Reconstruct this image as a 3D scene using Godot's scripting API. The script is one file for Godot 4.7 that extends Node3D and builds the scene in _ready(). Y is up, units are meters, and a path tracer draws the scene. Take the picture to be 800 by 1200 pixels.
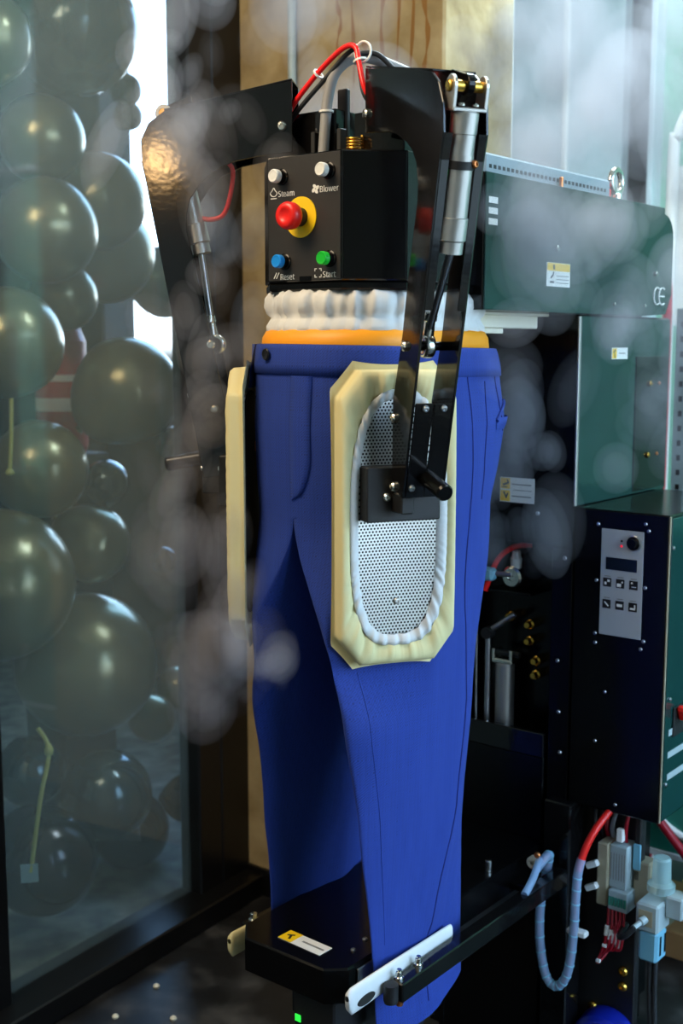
extends Node3D

# ---------------------------------------------------------------- helpers
var M := {}
var machine: Node3D
const UPV := Vector3(0, 1, 0)

class Shape:
	var st := SurfaceTool.new()
	var sg := 1
	func _init() -> void:
		st.begin(Mesh.PRIMITIVE_TRIANGLES)
	func flat() -> void:
		st.set_smooth_group(-1)
	func smooth() -> void:
		st.set_smooth_group(sg)
		sg += 1
	func same() -> void:
		st.set_smooth_group(sg - 1)
	# corners counter-clockwise as seen from outside
	func tri(a: Vector3, b: Vector3, c: Vector3) -> void:
		st.add_vertex(a); st.add_vertex(c); st.add_vertex(b)
	func quad(a: Vector3, b: Vector3, c: Vector3, d: Vector3) -> void:
		tri(a, b, c); tri(a, c, d)
	func mesh() -> ArrayMesh:
		st.generate_normals()
		return st.commit()
	# a box with chamfered edges, in the frame f (centre = f.origin)
	func box(f: Transform3D, size: Vector3, bevel := 0.0) -> Shape:
		flat()
		var h := size / 2.0
		if bevel <= 0.0:
			for ax in 3:
				for sgn in [-1.0, 1.0]:
					var n := Vector3.ZERO; n[ax] = sgn
					var u := Vector3.ZERO; u[(ax + 1) % 3] = 1.0
					var v := n.cross(u)
					var cs := []
					for q in [[-1, -1], [1, -1], [1, 1], [-1, 1]]:
						cs.append(f * ((n + u * q[0] + v * q[1]) * h))
					quad(cs[0], cs[1], cs[2], cs[3])
			return self
		var b := minf(bevel, minf(h.x, minf(h.y, h.z)) * 0.95)
		var i := h - Vector3(b, b, b)
		for ax in 3:
			for sgn in [-1.0, 1.0]:
				var n := Vector3.ZERO; n[ax] = sgn
				var u := Vector3.ZERO; u[(ax + 1) % 3] = 1.0
				var v := n.cross(u)
				var cs := []
				for q in [[-1, -1], [1, -1], [1, 1], [-1, 1]]:
					cs.append(f * (n * h + (u * q[0] + v * q[1]) * i))
				quad(cs[0], cs[1], cs[2], cs[3])
		for ax in 3:
			var p := (ax + 1) % 3
			var r := (ax + 2) % 3
			for s1 in [-1.0, 1.0]:
				for s2 in [-1.0, 1.0]:
					var a := Vector3.ZERO; a[p] = s1 * h[p]; a[r] = s2 * i[r]
					var c := Vector3.ZERO; c[p] = s1 * i[p]; c[r] = s2 * h[r]
					var lo := Vector3.ZERO; lo[ax] = -i[ax]
					var hi := Vector3.ZERO; hi[ax] = i[ax]
					if s1 * s2 > 0:
						quad(f * (a + lo), f * (c + lo), f * (c + hi), f * (a + hi))
					else:
						quad(f * (c + lo), f * (a + lo), f * (a + hi), f * (c + hi))
		for sx in [-1.0, 1.0]:
			for sy in [-1.0, 1.0]:
				for sz in [-1.0, 1.0]:
					var a := f * Vector3(sx * h.x, sy * i.y, sz * i.z)
					var b2 := f * Vector3(sx * i.x, sy * h.y, sz * i.z)
					var c := f * Vector3(sx * i.x, sy * i.y, sz * h.z)
					if sx * sy * sz > 0: tri(a, b2, c)
					else: tri(a, c, b2)
		return self
	func bx(c: Vector3, size: Vector3, bevel := 0.0) -> Shape:
		return box(Transform3D(Basis(), c), size, bevel)
	# boxes between two corners
	func bb(lo: Vector3, hi: Vector3, bevel := 0.0) -> Shape:
		return bx((lo + hi) / 2.0, (hi - lo).abs(), bevel)
	# body of revolution: profile of (radius, height) along axis from p
	func lathe(p: Vector3, axis: Vector3, prof: Array, n := 20, hard := false) -> Shape:
		var w := axis.normalized()
		var u := w.cross(Vector3(0, 1, 0) if absf(w.y) < 0.9 else Vector3(1, 0, 0)).normalized()
		var v := w.cross(u)
		smooth()
		for k in prof.size() - 1:
			if hard: smooth()
			var a: Vector2 = prof[k]
			var b: Vector2 = prof[k + 1]
			for j in n:
				var t0 := TAU * j / n
				var t1 := TAU * (j + 1) / n
				var d0 := u * cos(t0) + v * sin(t0)
				var d1 := u * cos(t1) + v * sin(t1)
				var A := p + w * a.y + d0 * a.x
				var B := p + w * a.y + d1 * a.x
				var CC := p + w * b.y + d1 * b.x
				var D := p + w * b.y + d0 * b.x
				if a.x > 1e-6: tri(A, B, CC)
				if b.x > 1e-6: tri(A, CC, D)
		return self
	func rod(a: Vector3, b: Vector3, r: float, n := 14, bev := -1.0) -> Shape:
		var l := a.distance_to(b)
		var e := minf(r * 0.15, l * 0.3) if bev < 0.0 else bev
		return lathe(a, b - a, [Vector2(0, 0), Vector2(r - e, 0), Vector2(r, e), Vector2(r, l - e), Vector2(r - e, l), Vector2(0, l)], n, true)
	func tube(pts: Array, r: float, n := 10) -> Shape:
		smooth()
		var rings := []
		var prev := Vector3.ZERO
		for i in pts.size():
			var a: Vector3 = pts[maxi(i - 1, 0)]
			var b: Vector3 = pts[mini(i + 1, pts.size() - 1)]
			var w := (b - a).normalized()
			var u: Vector3
			if i == 0: u = w.cross(Vector3(0, 1, 0) if absf(w.y) < 0.9 else Vector3(1, 0, 0)).normalized()
			else: u = (prev - w * prev.dot(w)).normalized()
			prev = u
			var v := w.cross(u)
			var ring := []
			for j in n:
				var t := TAU * j / n
				ring.append(pts[i] + (u * cos(t) + v * sin(t)) * r)
			rings.append(ring)
		loft(rings, true)
		flat()
		for e in 2:
			var ring: Array = rings[0] if e == 0 else rings[-1]
			var c: Vector3 = pts[0] if e == 0 else pts[-1]
			for j in n:
				if e == 0: tri(c, ring[(j + 1) % n], ring[j])
				else: tri(c, ring[j], ring[(j + 1) % n])
		return self
	# skin over rings of equal length; rings run counter-clockwise about the direction of travel
	func loft(rings: Array, closed: bool) -> Shape:
		for i in rings.size() - 1:
			var r0: Array = rings[i]
			var r1: Array = rings[i + 1]
			var m := r0.size() if closed else r0.size() - 1
			for j in m:
				var k := (j + 1) % r0.size()
				quad(r0[j], r0[k], r1[k], r1[j])
		return self
	# polygon (counter-clockwise in the frame's x-y seen from +z) pushed out along z from z0 to z1
	func prism(f: Transform3D, poly: PackedVector2Array, z0: float, z1: float, bev := 0.0) -> Shape:
		flat()
		var tris := Geometry2D.triangulate_polygon(poly)
		var inn := poly
		if bev > 0.0:
			inn = inset(poly, bev)
		for i in range(0, tris.size(), 3):
			var a := inn[tris[i]]
			var b := inn[tris[i + 1]]
			var c := inn[tris[i + 2]]
			if (b - a).cross(c - a) < 0:
				var t := b; b = c; c = t
			tri(f * Vector3(a.x, a.y, z1), f * Vector3(b.x, b.y, z1), f * Vector3(c.x, c.y, z1))
			tri(f * Vector3(a.x, a.y, z0), f * Vector3(c.x, c.y, z0), f * Vector3(b.x, b.y, z0))
		var m := poly.size()
		for i in m:
			var a := poly[i]
			var b := poly[(i + 1) % m]
			quad(f * Vector3(a.x, a.y, z0 + bev), f * Vector3(b.x, b.y, z0 + bev), f * Vector3(b.x, b.y, z1 - bev), f * Vector3(a.x, a.y, z1 - bev))
			if bev > 0.0:
				var c := inn[i]
				var d := inn[(i + 1) % m]
				quad(f * Vector3(a.x, a.y, z1 - bev), f * Vector3(b.x, b.y, z1 - bev), f * Vector3(d.x, d.y, z1), f * Vector3(c.x, c.y, z1))
				quad(f * Vector3(b.x, b.y, z0 + bev), f * Vector3(a.x, a.y, z0 + bev), f * Vector3(c.x, c.y, z0), f * Vector3(d.x, d.y, z0))
		return self
	func inset(p: PackedVector2Array, d: float) -> PackedVector2Array:
		var r := PackedVector2Array()
		var m := p.size()
		for i in m:
			var e0 := (p[i] - p[(i + m - 1) % m]).normalized()
			var e1 := (p[(i + 1) % m] - p[i]).normalized()
			var n := (Vector2(-e0.y, e0.x) + Vector2(-e1.y, e1.x))
			n = n / maxf(0.4, n.length_squared()) * 2.0
			r.append(p[i] + n * d)
		return r

func frame(o: Vector3, x: Vector3, y: Vector3, z: Vector3) -> Transform3D:
	return Transform3D(Basis(x, y, z), o)

func curve(pts: Array, n := 6) -> Array:      # Catmull-Rom through the points
	var r := []
	for i in pts.size() - 1:
		var a = pts[maxi(i - 1, 0)]
		var b = pts[i]
		var c = pts[i + 1]
		var d = pts[mini(i + 2, pts.size() - 1)]
		for k in n:
			var t := float(k) / n
			r.append(0.5 * ((2 * b) + (c - a) * t + (2 * a - 5 * b + 4 * c - d) * t * t + (3 * b - a - 3 * c + d) * t * t * t))
	r.append(pts[-1])
	return r

var used := {}
func numbered(called: String) -> String:
	if not used.has(called):
		used[called] = 0
		return called
	used[called] += 1
	return "%s_%03d" % [called, used[called]]

func part(parent: Node, called: String, s, m: Material, label := "") -> MeshInstance3D:
	var o := MeshInstance3D.new()
	o.name = called
	o.mesh = s.mesh() if s is Shape else s
	o.material_override = m
	if label: o.set_meta("label", label)
	parent.add_child(o, true)
	return o

func tag(o: Node, label: String, category: String, group := "") -> Node:
	o.set_meta("label", label)
	o.set_meta("category", category)
	if group: o.set_meta("group", group)
	return o

func thing(called: String, label: String, category: String, at := Vector3.ZERO, group := "") -> Node3D:
	var o := Node3D.new()
	o.name = numbered(called)
	add_child(o)
	o.position = at
	tag(o, label, category, group)
	return o

func struct(called: String, s, m: Material) -> MeshInstance3D:
	var o := part(self, called, s, m)
	o.set_meta("kind", "structure")
	return o

func noise_tex(freq: float, octaves: int, sd: int, ramp := [], normal := 0.0, size := 256, kind := FastNoiseLite.TYPE_SIMPLEX_SMOOTH) -> NoiseTexture2D:
	var n := FastNoiseLite.new()
	n.noise_type = kind
	n.frequency = freq
	n.fractal_octaves = octaves
	n.seed = sd
	var t := NoiseTexture2D.new()
	t.width = size
	t.height = size
	t.seamless = true
	t.noise = n
	if normal > 0.0:
		t.as_normal_map = true
		t.bump_strength = normal
	if ramp:
		var g := Gradient.new()
		var off := PackedFloat32Array()
		var cols := PackedColorArray()
		for e in ramp:
			off.append(e[0]); cols.append(e[1])
		g.offsets = off
		g.colors = cols
		t.color_ramp = g
	return t

func mat(called: String, c: Color, rough := 0.5, metal := 0.0) -> StandardMaterial3D:
	var m := StandardMaterial3D.new()
	m.resource_name = called
	m.albedo_color = c
	m.roughness = rough
	m.metallic = metal
	M[called] = m
	return m

func tri_tex(m: StandardMaterial3D, scale: float, albedo: Texture2D = null, nrm: Texture2D = null, nscale := 1.0) -> StandardMaterial3D:
	m.uv1_triplanar = true
	m.uv1_scale = Vector3.ONE * scale
	if albedo: m.albedo_texture = albedo
	if nrm:
		m.normal_enabled = true
		m.normal_texture = nrm
		m.normal_scale = nscale
	return m

func weave_image() -> ImageTexture:          # twill of the cloth: light and dark threads
	var im := Image.create(64, 64, false, Image.FORMAT_RGB8)
	var rng := RandomNumberGenerator.new()
	rng.seed = 5
	var tone := []
	for i in 16: tone.append(rng.randf_range(-0.07, 0.07))
	for y in 64:
		for x in 64:
			var a := int(x / 4.0)
			var b := int(y / 4.0)
			var over := (a + b) % 3 != 0
			var v: float = 0.88 + (0.08 if over else -0.14) + tone[a if over else b] + rng.randf_range(-0.03, 0.03)
			im.set_pixel(x, y, Color(v, v, v))
	return ImageTexture.create_from_image(im)

func holes_image() -> ImageTexture:          # perforated sheet: round holes in staggered rows
	var w := 64
	var h := 112
	var im := Image.create(w, h, false, Image.FORMAT_RGBA8)
	for y in h:
		for x in w:
			var d := 1e9
			for c in [Vector2(0, 0), Vector2(64, 0), Vector2(0, 112), Vector2(64, 112), Vector2(32, 56)]:
				d = minf(d, Vector2(x + 0.5, y + 0.5).distance_to(c))
			im.set_pixel(x, y, Color(1, 1, 1, 0.0 if d < 19.0 else 1.0))
	return ImageTexture.create_from_image(im)

func materials() -> void:
	var peel := noise_tex(0.03, 2, 3, [], 1.2)
	tri_tex(mat("black powder coat", Color(0.055, 0.053, 0.055), 0.10), 8.0, null, peel, 0.10)
	mat("satin charcoal", Color(0.17, 0.16, 0.155), 0.42)
	mat("black matte", Color(0.05, 0.05, 0.052), 0.55)
	mat("black gloss", Color(0.03, 0.03, 0.033), 0.2).metallic_specular = 0.35
	tri_tex(mat("teal panel", Color(0.07, 0.2, 0.19), 0.16), 5.0, null, peel, 0.08)
	mat("green machine", Color(0.16, 0.5, 0.42), 0.4)
	mat("panel grey", Color(0.66, 0.68, 0.7), 0.5)
	mat("steel", Color(0.75, 0.75, 0.76), 0.28, 1.0)
	mat("zinc", Color(0.85, 0.85, 0.82), 0.22, 1.0)
	mat("aluminium", Color(0.72, 0.71, 0.69), 0.38, 0.9)
	mat("brass", Color(0.9, 0.7, 0.3), 0.25, 1.0)
	mat("copper", Color(0.8, 0.5, 0.3), 0.35, 1.0)
	mat("red plastic", Color(0.9, 0.1, 0.07), 0.35)
	mat("red tube", Color(0.95, 0.12, 0.12), 0.25)
	mat("red wire", Color(0.6, 0.04, 0.12), 0.4)
	mat("yellow plastic", Color(0.98, 0.8, 0.03), 0.5)
	mat("white plastic", Color(0.9, 0.9, 0.88), 0.4)
	mat("blue plastic", Color(0.08, 0.55, 0.9), 0.35)
	mat("green plastic", Color(0.1, 0.75, 0.2), 0.35)
	mat("pale blue plastic", Color(0.45, 0.68, 0.76), 0.4)
	mat("trunking grey", Color(0.56, 0.61, 0.64), 0.4)
	mat("grey hose", Color(0.55, 0.55, 0.55), 0.45)
	mat("dark hose", Color(0.12, 0.13, 0.14), 0.5)
	mat("brown hose", Color(0.24, 0.15, 0.14), 0.5)
	mat("beige plastic", Color(0.62, 0.58, 0.48), 0.5)
	mat("pale grey plastic", Color(0.62, 0.68, 0.68), 0.45)
	mat("motor blue", Color(0.05, 0.12, 0.55), 0.35)
	mat("ivory paint", Color(0.86, 0.84, 0.76), 0.5)
	mat("orange band", Color(0.97, 0.62, 0.05), 0.5)
	var weave := weave_image()
	var cloth := tri_tex(mat("blue wool cloth", Color(0.105, 0.235, 0.60), 0.85), 45.0, weave)
	cloth.rim_enabled = true; cloth.rim = 0.15; cloth.rim_tint = 0.7
	mat("blue seam", Color(0.06, 0.11, 0.4), 0.9)
	mat("dark button", Color(0.06, 0.06, 0.07), 0.3)
	var fine := noise_tex(0.12, 3, 9, [], 0.8)
	tri_tex(mat("cream cover cloth", Color(0.86, 0.81, 0.60), 0.8), 10.0, null, fine, 0.25)
	tri_tex(mat("white elastic cloth", Color(0.84, 0.84, 0.83), 0.8), 10.0, null, fine, 0.25)
	var perf := mat("perforated sheet", Color(0.82, 0.82, 0.8), 0.34, 0.85)
	perf.albedo_texture = holes_image()
	perf.transparency = BaseMaterial3D.TRANSPARENCY_ALPHA_SCISSOR
	perf.alpha_scissor_threshold = 0.5
	mat("dark felt", Color(0.12, 0.115, 0.1), 0.9)
	var conc := noise_tex(0.012, 5, 21, [[0.0, Color(0.50, 0.42, 0.28)], [0.35, Color(0.60, 0.52, 0.36)], [0.6, Color(0.65, 0.57, 0.41)], [1.0, Color(0.72, 0.65, 0.49)]], 0.0, 512)
	tri_tex(mat("concrete", Color(1, 1, 1), 0.85), 0.9, conc, noise_tex(0.06, 4, 4, [], 2.0), 0.3)
	mat("rust stain", Color(0.56, 0.40, 0.20), 0.9)
	var flo := noise_tex(0.01, 6, 31, [[0.0, Color(0.05, 0.051, 0.054)], [0.45, Color(0.09, 0.09, 0.092)], [0.62, Color(0.15, 0.15, 0.15)], [1.0, Color(0.30, 0.29, 0.28)]], 0.0, 512)
	tri_tex(mat("dark floor", Color(1, 1, 1), 0.42), 1.1, flo)
	var yard := noise_tex(0.02, 5, 41, [[0.0, Color(0.16, 0.17, 0.13)], [0.5, Color(0.36, 0.38, 0.32)], [1.0, Color(0.52, 0.53, 0.47)]], 0.0, 512)
	tri_tex(mat("yard concrete", Color(1, 1, 1), 0.5), 0.8, yard)
	mat("frame black", Color(0.035, 0.035, 0.036), 0.35)
	mat("pale wall", Color(0.72, 0.78, 0.80), 0.7)
	mat("pale green wall", Color(0.45, 0.68, 0.58), 0.6)
	mat("white wall", Color(0.92, 0.92, 0.90), 0.7)
	mat("grey wall", Color(0.4, 0.4, 0.4), 0.8)
	mat("dark wall", Color(0.09, 0.09, 0.085), 0.8)
	var glass := mat("window glass", Color(0.9, 1.0, 0.97, 0.06), 0.02)
	glass.transparency = BaseMaterial3D.TRANSPARENCY_ALPHA
	var tube := mat("clear tube", Color(0.6, 0.72, 0.85, 0.55), 0.3)
	tube.transparency = BaseMaterial3D.TRANSPARENCY_ALPHA
	var bowl := mat("clear bowl", Color(0.7, 0.85, 0.85, 0.45), 0.3)
	bowl.transparency = BaseMaterial3D.TRANSPARENCY_ALPHA
	var b := mat("pearl balloon", Color(0.50, 0.49, 0.36), 0.28, 0.65)
	b.clearcoat_enabled = true; b.clearcoat = 0.3; b.clearcoat_roughness = 0.12
	b = mat("teal balloon", Color(0.10, 0.24, 0.26), 0.2, 0.5)
	b.clearcoat_enabled = true; b.clearcoat = 0.6; b.clearcoat_roughness = 0.08
	b = mat("black balloon", Color(0.03, 0.035, 0.04), 0.15, 0.1)
	mat("olive tape", Color(0.62, 0.65, 0.35), 0.5)
	mat("extinguisher red", Color(0.7, 0.03, 0.06), 0.3)
	mat("dark screen", Color(0.06, 0.09, 0.1), 0.25)
	mat("key black", Color(0.06, 0.06, 0.06), 0.5)
	mat("print black", Color(0.05, 0.05, 0.05), 0.7)
	mat("print white", Color(0.92, 0.92, 0.9), 0.6)
	mat("print grey", Color(0.5, 0.5, 0.48), 0.7)
	var lamp := mat("lamp glow", Color(1, 0.85, 0.6), 0.5)
	lamp.emission_enabled = true; lamp.emission = Color(1, 0.78, 0.45); lamp.emission_energy_multiplier = 14.0
	var led := mat("red led", Color(1, 0.1, 0.2), 0.4)
	led.emission_enabled = true; led.emission = Color(1, 0.1, 0.25); led.emission_energy_multiplier = 1.0
	var gled := mat("green led", Color(0.2, 1, 0.3), 0.4)
	gled.emission_enabled = true; gled.emission = Color(0.2, 1, 0.3); gled.emission_energy_multiplier = 0.8

# ---------------------------------------------------------------- scene
func _ready() -> void:
	# camera
	var cam := Camera3D.new()
	cam.name = "camera"
	add_child(cam)
	cam.position = Vector3(1.2147, 1.5, 1.5894)
	cam.rotation = Vector3(deg_to_rad(-7.9), deg_to_rad(38.6), 0)
	cam.near = 0.05
	cam.far = 100.0
	var att := CameraAttributesPhysical.new()
	att.frustum_focal_length = 28.39
	att.exposure_aperture = 3.2
	att.frustum_focus_distance = 1.84
	att.frustum_near = 0.05
	att.frustum_far = 100.0
	cam.attributes = att
	cam.fov = 45.83
	cam.current = true
	# sky: bright overcast daylight
	var we := WorldEnvironment.new()
	we.name = "world"
	var e := Environment.new()
	e.background_mode = Environment.BG_SKY
	var sm := ProceduralSkyMaterial.new()
	sm.sky_top_color = Color(0.55, 0.76, 0.98)
	sm.sky_horizon_color = Color(0.88, 0.95, 1.0)
	sm.ground_bottom_color = Color(0.3, 0.32, 0.3)
	sm.ground_horizon_color = Color(0.6, 0.62, 0.6)
	sm.sky_energy_multiplier = 2.4
	sm.ground_energy_multiplier = 0.6
	var sky := Sky.new()
	sky.sky_material = sm
	e.sky = sky
	e.tonemap_mode = Environment.TONE_MAPPER_LINEAR
	e.tonemap_exposure = 1.0
	e.sdfgi_enabled = true
	e.ssao_enabled = true
	e.ssil_enabled = true
	e.volumetric_fog_enabled = true
	e.volumetric_fog_density = 0.0
	we.environment = e
	add_child(we)
	# daylight coming in through the big window in the right-hand wall
	var day := AreaLight3D.new()
	day.name = "window_daylight"
	day.area_size = Vector2(3.4, 2.2)
	day.light_color = Color(0.80, 0.92, 1.0)
	day.light_energy = 4.6
	day.shadow_enabled = true
	add_child(day)
	day.look_at_from_position(Vector3(2.78, 1.75, -0.55), Vector3(0, 1.3, -0.55))

	materials()
	setting()
	yard()
	build_machine()
	build_trousers()
	right_background()
	steam()

func setting() -> void:
	struct("floor", Shape.new().bb(Vector3(-2.0, -0.2, -2.6), Vector3(3.1, 0.0, 4.2)), M["dark floor"])
	struct("ceiling", Shape.new().bb(Vector3(-2.0, 3.2, -2.6), Vector3(3.1, 3.35, 4.2)), M["white wall"])
	# concrete wall with its dark baseboard
	var wall := struct("wall_back", Shape.new().bb(Vector3(-1.12, 0.0, -1.05), Vector3(-0.36, 3.2, -0.75), 0.006), M["concrete"])
	var rng := RandomNumberGenerator.new()
	rng.seed = 12
	for k in 7:      # runs of rust on the concrete
		var x: float = [-0.45, -0.49, -0.53, -0.62, -0.66, -0.41, -0.585][k]
		var y0: float = [2.9, 2.8, 2.5, 2.7, 2.35, 2.3, 2.2][k]
		var y1: float = [1.9, 1.7, 2.0, 1.85, 2.15, 1.95, 2.05][k]
		var s := Shape.new()
		s.flat()
		var n := 14
		var prev := []
		for i in n + 1:
			var t := float(i) / n
			var w: float = (0.006 + 0.004 * sin(i * 2.1 + k)) * (1.0 - 0.6 * t)
			var cx := x + 0.006 * sin(i * 0.9 + k * 2.0)
			var y := lerpf(y0, y1, t)
			var cur := [Vector3(cx - w, y, -0.7494), Vector3(cx + w, y, -0.7494)]
			if prev: s.quad(prev[0], cur[0], cur[1], prev[1])
			prev = cur
		part(wall, "rust_streak", s, M["rust stain"], "brown rust run on the concrete")
	part(wall, "conduit", Shape.new().rod(Vector3(-0.795, 1.2, -0.735), Vector3(-0.795, 3.2, -0.735), 0.010), M["pale grey plastic"], "thin pale conduit on the concrete")
	struct("baseboard_back", Shape.new().bb(Vector3(-1.0, 0.0, -0.75), Vector3(-0.36, 0.075, -0.738), 0.002), M["frame black"])
	struct("wall_recess", Shape.new().bb(Vector3(-1.3, 0.0, -2.45), Vector3(-1.12, 3.2, -1.05)), M["grey wall"])
	# right-hand wall with a wide window, and the wall behind the camera
	var wr := Shape.new()
	wr.bb(Vector3(2.9, 0, -2.6), Vector3(3.1, 0.55, 4.2))
	wr.bb(Vector3(2.9, 2.95, -2.6), Vector3(3.1, 3.2, 4.2))
	wr.bb(Vector3(2.9, 0.55, -2.6), Vector3(3.1, 2.95, -2.3))
	wr.bb(Vector3(2.9, 0.55, 1.2), Vector3(3.1, 2.95, 4.2))
	struct("wall_right", wr, M["white wall"])
	var wf := Shape.new()
	wf.bb(Vector3(2.95, 0.55, -2.3), Vector3(3.02, 0.62, 1.2)).bb(Vector3(2.95, 2.88, -2.3), Vector3(3.02, 2.95, 1.2))
	for z in [-2.3, -1.15, 0.0, 1.13]:
		wf.bb(Vector3(2.95, 0.62, z), Vector3(3.02, 2.88, z + 0.07))
	var win := struct("window_2", wf, M["frame black"])
	for z in [-2.23, -1.08, 0.07]:
		part(win, "pane", Shape.new().bb(Vector3(2.98, 0.62, z), Vector3(2.986, 2.88, z + 1.06)), M["window glass"])
	struct("wall_front", Shape.new().bb(Vector3(-2.0, 0, 4.0), Vector3(3.1, 3.2, 4.2)), M["white wall"])
	# the glazed partition on the left: jamb, sill, head and pane, turned five degrees
	var g := Transform3D(Basis(UPV, deg_to_rad(5.0)), Vector3(-0.955, 0, 0.0))   # local -z runs along the glass, +x into the room
	var fr := Shape.new()
	fr.box(g.translated_local(Vector3(0.03, 0.03, 1.70)), Vector3(0.14, 0.06, 4.9), 0.004)         # sill
	fr.box(g.translated_local(Vector3(0.02, 3.12, 1.70)), Vector3(0.12, 0.16, 4.9), 0.004)
	fr.box(g.translated_local(Vector3(0.005, 1.6, -0.590)), Vector3(0.07, 3.1, 0.09), 0.004)        # jamb beside the glass
	fr.box(g.translated_local(Vector3(-0.01, 1.6, -0.70)), Vector3(0.10, 3.1, 0.13), 0.004)          # corner post
	fr.box(g.translated_local(Vector3(0.005, 1.6, 0.125)), Vector3(0.07, 3.1, 0.06), 0.004)         # post at the picture's left edge
	fr.box(g.translated_local(Vector3(0.005, 1.6, 2.3)), Vector3(0.07, 3.1, 0.06), 0.004)
	var w1 := struct("window_1", fr, M["frame black"])
	part(w1, "pane", Shape.new().box(g.translated_local(Vector3(0.0, 1.55, -0.225)), Vector3(0.008, 3.0, 0.64)), M["window glass"])
	part(w1, "pane", Shape.new().box(g.translated_local(Vector3(0.0, 1.55, 1.2)), Vector3(0.008, 3.0, 2.14)), M["window glass"])
	struct("wall_left", Shape.new().box(g.translated_local(Vector3(0.0, 1.6, 3.2)), Vector3(0.12, 3.2, 1.7)), M["white wall"])
	# far walls to the right of the concrete
	struct("wall_far", Shape.new().bb(Vector3(-1.45, 0, -2.45), Vector3(-0.655, 3.2, -2.25)), M["pale wall"])
	struct("trim_1", Shape.new().bb(Vector3(-0.875, 0, -2.25), Vector3(-0.855, 3.2, -2.235), 0.003), M["white wall"])
	struct("wall_dark", Shape.new().bb(Vector3(-0.655, 0, -2.45), Vector3(-0.52, 3.2, -2.30)), M["dark wall"])
	struct("trim_2", Shape.new().bb(Vector3(-0.532, 0, -2.30), Vector3(-0.512, 3.2, -2.18), 0.003), M["pale wall"])
	struct("wall_green", Shape.new().bb(Vector3(-0.52, 0, -2.45), Vector3(3.1, 3.2, -2.25)), M["pale green wall"])
	# warm spot lamp under the ceiling behind the photographer
	var lamp := thing("spot_lamp", "black ceiling spot lamp with a warm glowing face", "lamp", Vector3(0.53, 2.23, 3.15))
	part(lamp, "stem", Shape.new().rod(Vector3(0, 0.05, 0.05), Vector3(0, 0.97, 0.05), 0.012), M["black matte"])
	var aim := (Vector3(-0.1, 1.45, 0.1) - lamp.position).normalized()
	part(lamp, "can", Shape.new().lathe(-aim * 0.12, aim, [Vector2(0, 0), Vector2(0.05, 0), Vector2(0.065, 0.02), Vector2(0.065, 0.14), Vector2(0.06, 0.14), Vector2(0.058, 0.118)], 24, true), M["black matte"])
	part(lamp, "glow_face", Shape.new().lathe(-aim * 0.01, aim, [Vector2(0, 0), Vector2(0.057, 0), Vector2(0.057, 0.008), Vector2(0, 0.008)], 24, true), M["lamp glow"])
	var sp := SpotLight3D.new()
	sp.name = "spot_lamp_light"
	sp.light_color = Color(1.0, 0.80, 0.55)
	sp.light_energy = 0.22
	sp.light_size = 0.055
	sp.spot_angle = 40.0
	sp.spot_range = 12.0
	sp.spot_attenuation = 2.0
	sp.shadow_enabled = true
	add_child(sp)
	sp.look_at_from_position(lamp.position + aim * 0.05, Vector3(-0.1, 1.45, 0.1))
	# panel lamps added only for light: warm before the machine, cool behind it
	added_panel_lamp("added square warm panel light, out of view in front of the machine", Vector3(-0.32, 2.78, 1.2), Vector3(0.0, 1.1, 0.0), Vector2(0.8, 0.8), Color(1.0, 0.90, 0.76), 3.2)
	added_panel_lamp("added white panel light, out of view in the ceiling behind the machine", Vector3(0.05, 3.15, -1.05), Vector3(0.05, 0.0, -1.05), Vector2(1.2, 0.6), Color(0.86, 0.95, 1.0), 6.5)

func added_panel_lamp(label: String, at: Vector3, to: Vector3, size: Vector2, col: Color, energy: float) -> void:
	var pl := thing("added_panel_lamp", label, "lamp", at)
	pl.look_at_from_position(at, to, UPV if absf((to - at).normalized().y) < 0.9 else Vector3(0, 0, 1))
	if absf((to - at).normalized().y) < 0.9:
		for x in [-0.3, 0.3]:
			part(pl, "hanger", Shape.new().rod(Vector3(x, size.y * 0.42, 0.03), pl.to_local(Vector3(pl.to_global(Vector3(x, 0, 0)).x, 3.2, pl.to_global(Vector3(x, size.y * 0.42, 0.03)).z)), 0.006), M["black matte"])
	var glow := mat("panel glow", col, 0.5)
	glow.emission_enabled = true
	glow.emission = col
	glow.emission_energy_multiplier = 0.8
	part(pl, "rim", Shape.new().bb(Vector3(-size.x / 2 - 0.02, -size.y / 2 - 0.02, 0.0), Vector3(size.x / 2 + 0.02, size.y / 2 + 0.02, 0.03), 0.005), M["white plastic"])
	part(pl, "diffuser", Shape.new().bb(Vector3(-size.x / 2, -size.y / 2, -0.006), Vector3(size.x / 2, size.y / 2, -0.001)), glow)
	var al := AreaLight3D.new()
	al.name = "added_panel_light"
	al.area_size = size
	al.light_color = col
	al.light_energy = energy
	al.shadow_enabled = true
	add_child(al, true)
	al.global_transform = pl.global_transform.translated_local(Vector3(0, 0, -0.012))

# ---------------------------------------------------------------- behind the glass
func balloon(k: int, c: Vector3, r: float, m: String, label: String, lean: Vector3) -> void:
	var t := thing("balloon", label, "balloon", c, "balloons of the garland behind the glass")
	var ax := (lean + Vector3(0.01, 0, 0)).normalized()
	var prof := []
	for i in 25:
		var a := PI * i / 24.0
		var taper := 1.0 - 0.10 * clampf(cos(a), 0.0, 1.0)
		prof.append(Vector2(sin(a) * r * taper, -cos(a) * r * (1.0 + 0.12 * clampf(cos(a), 0.0, 1.0))))
	part(t, "envelope", Shape.new().lathe(Vector3.ZERO, ax, prof, 40), M[m])
	part(t, "knot", Shape.new().lathe(-ax * r * 1.17, ax, [Vector2(0.0, 0), Vector2(0.014, 0), Vector2(0.006, 0.010), Vector2(0.009, 0.026)], 12), M[m])

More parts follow.
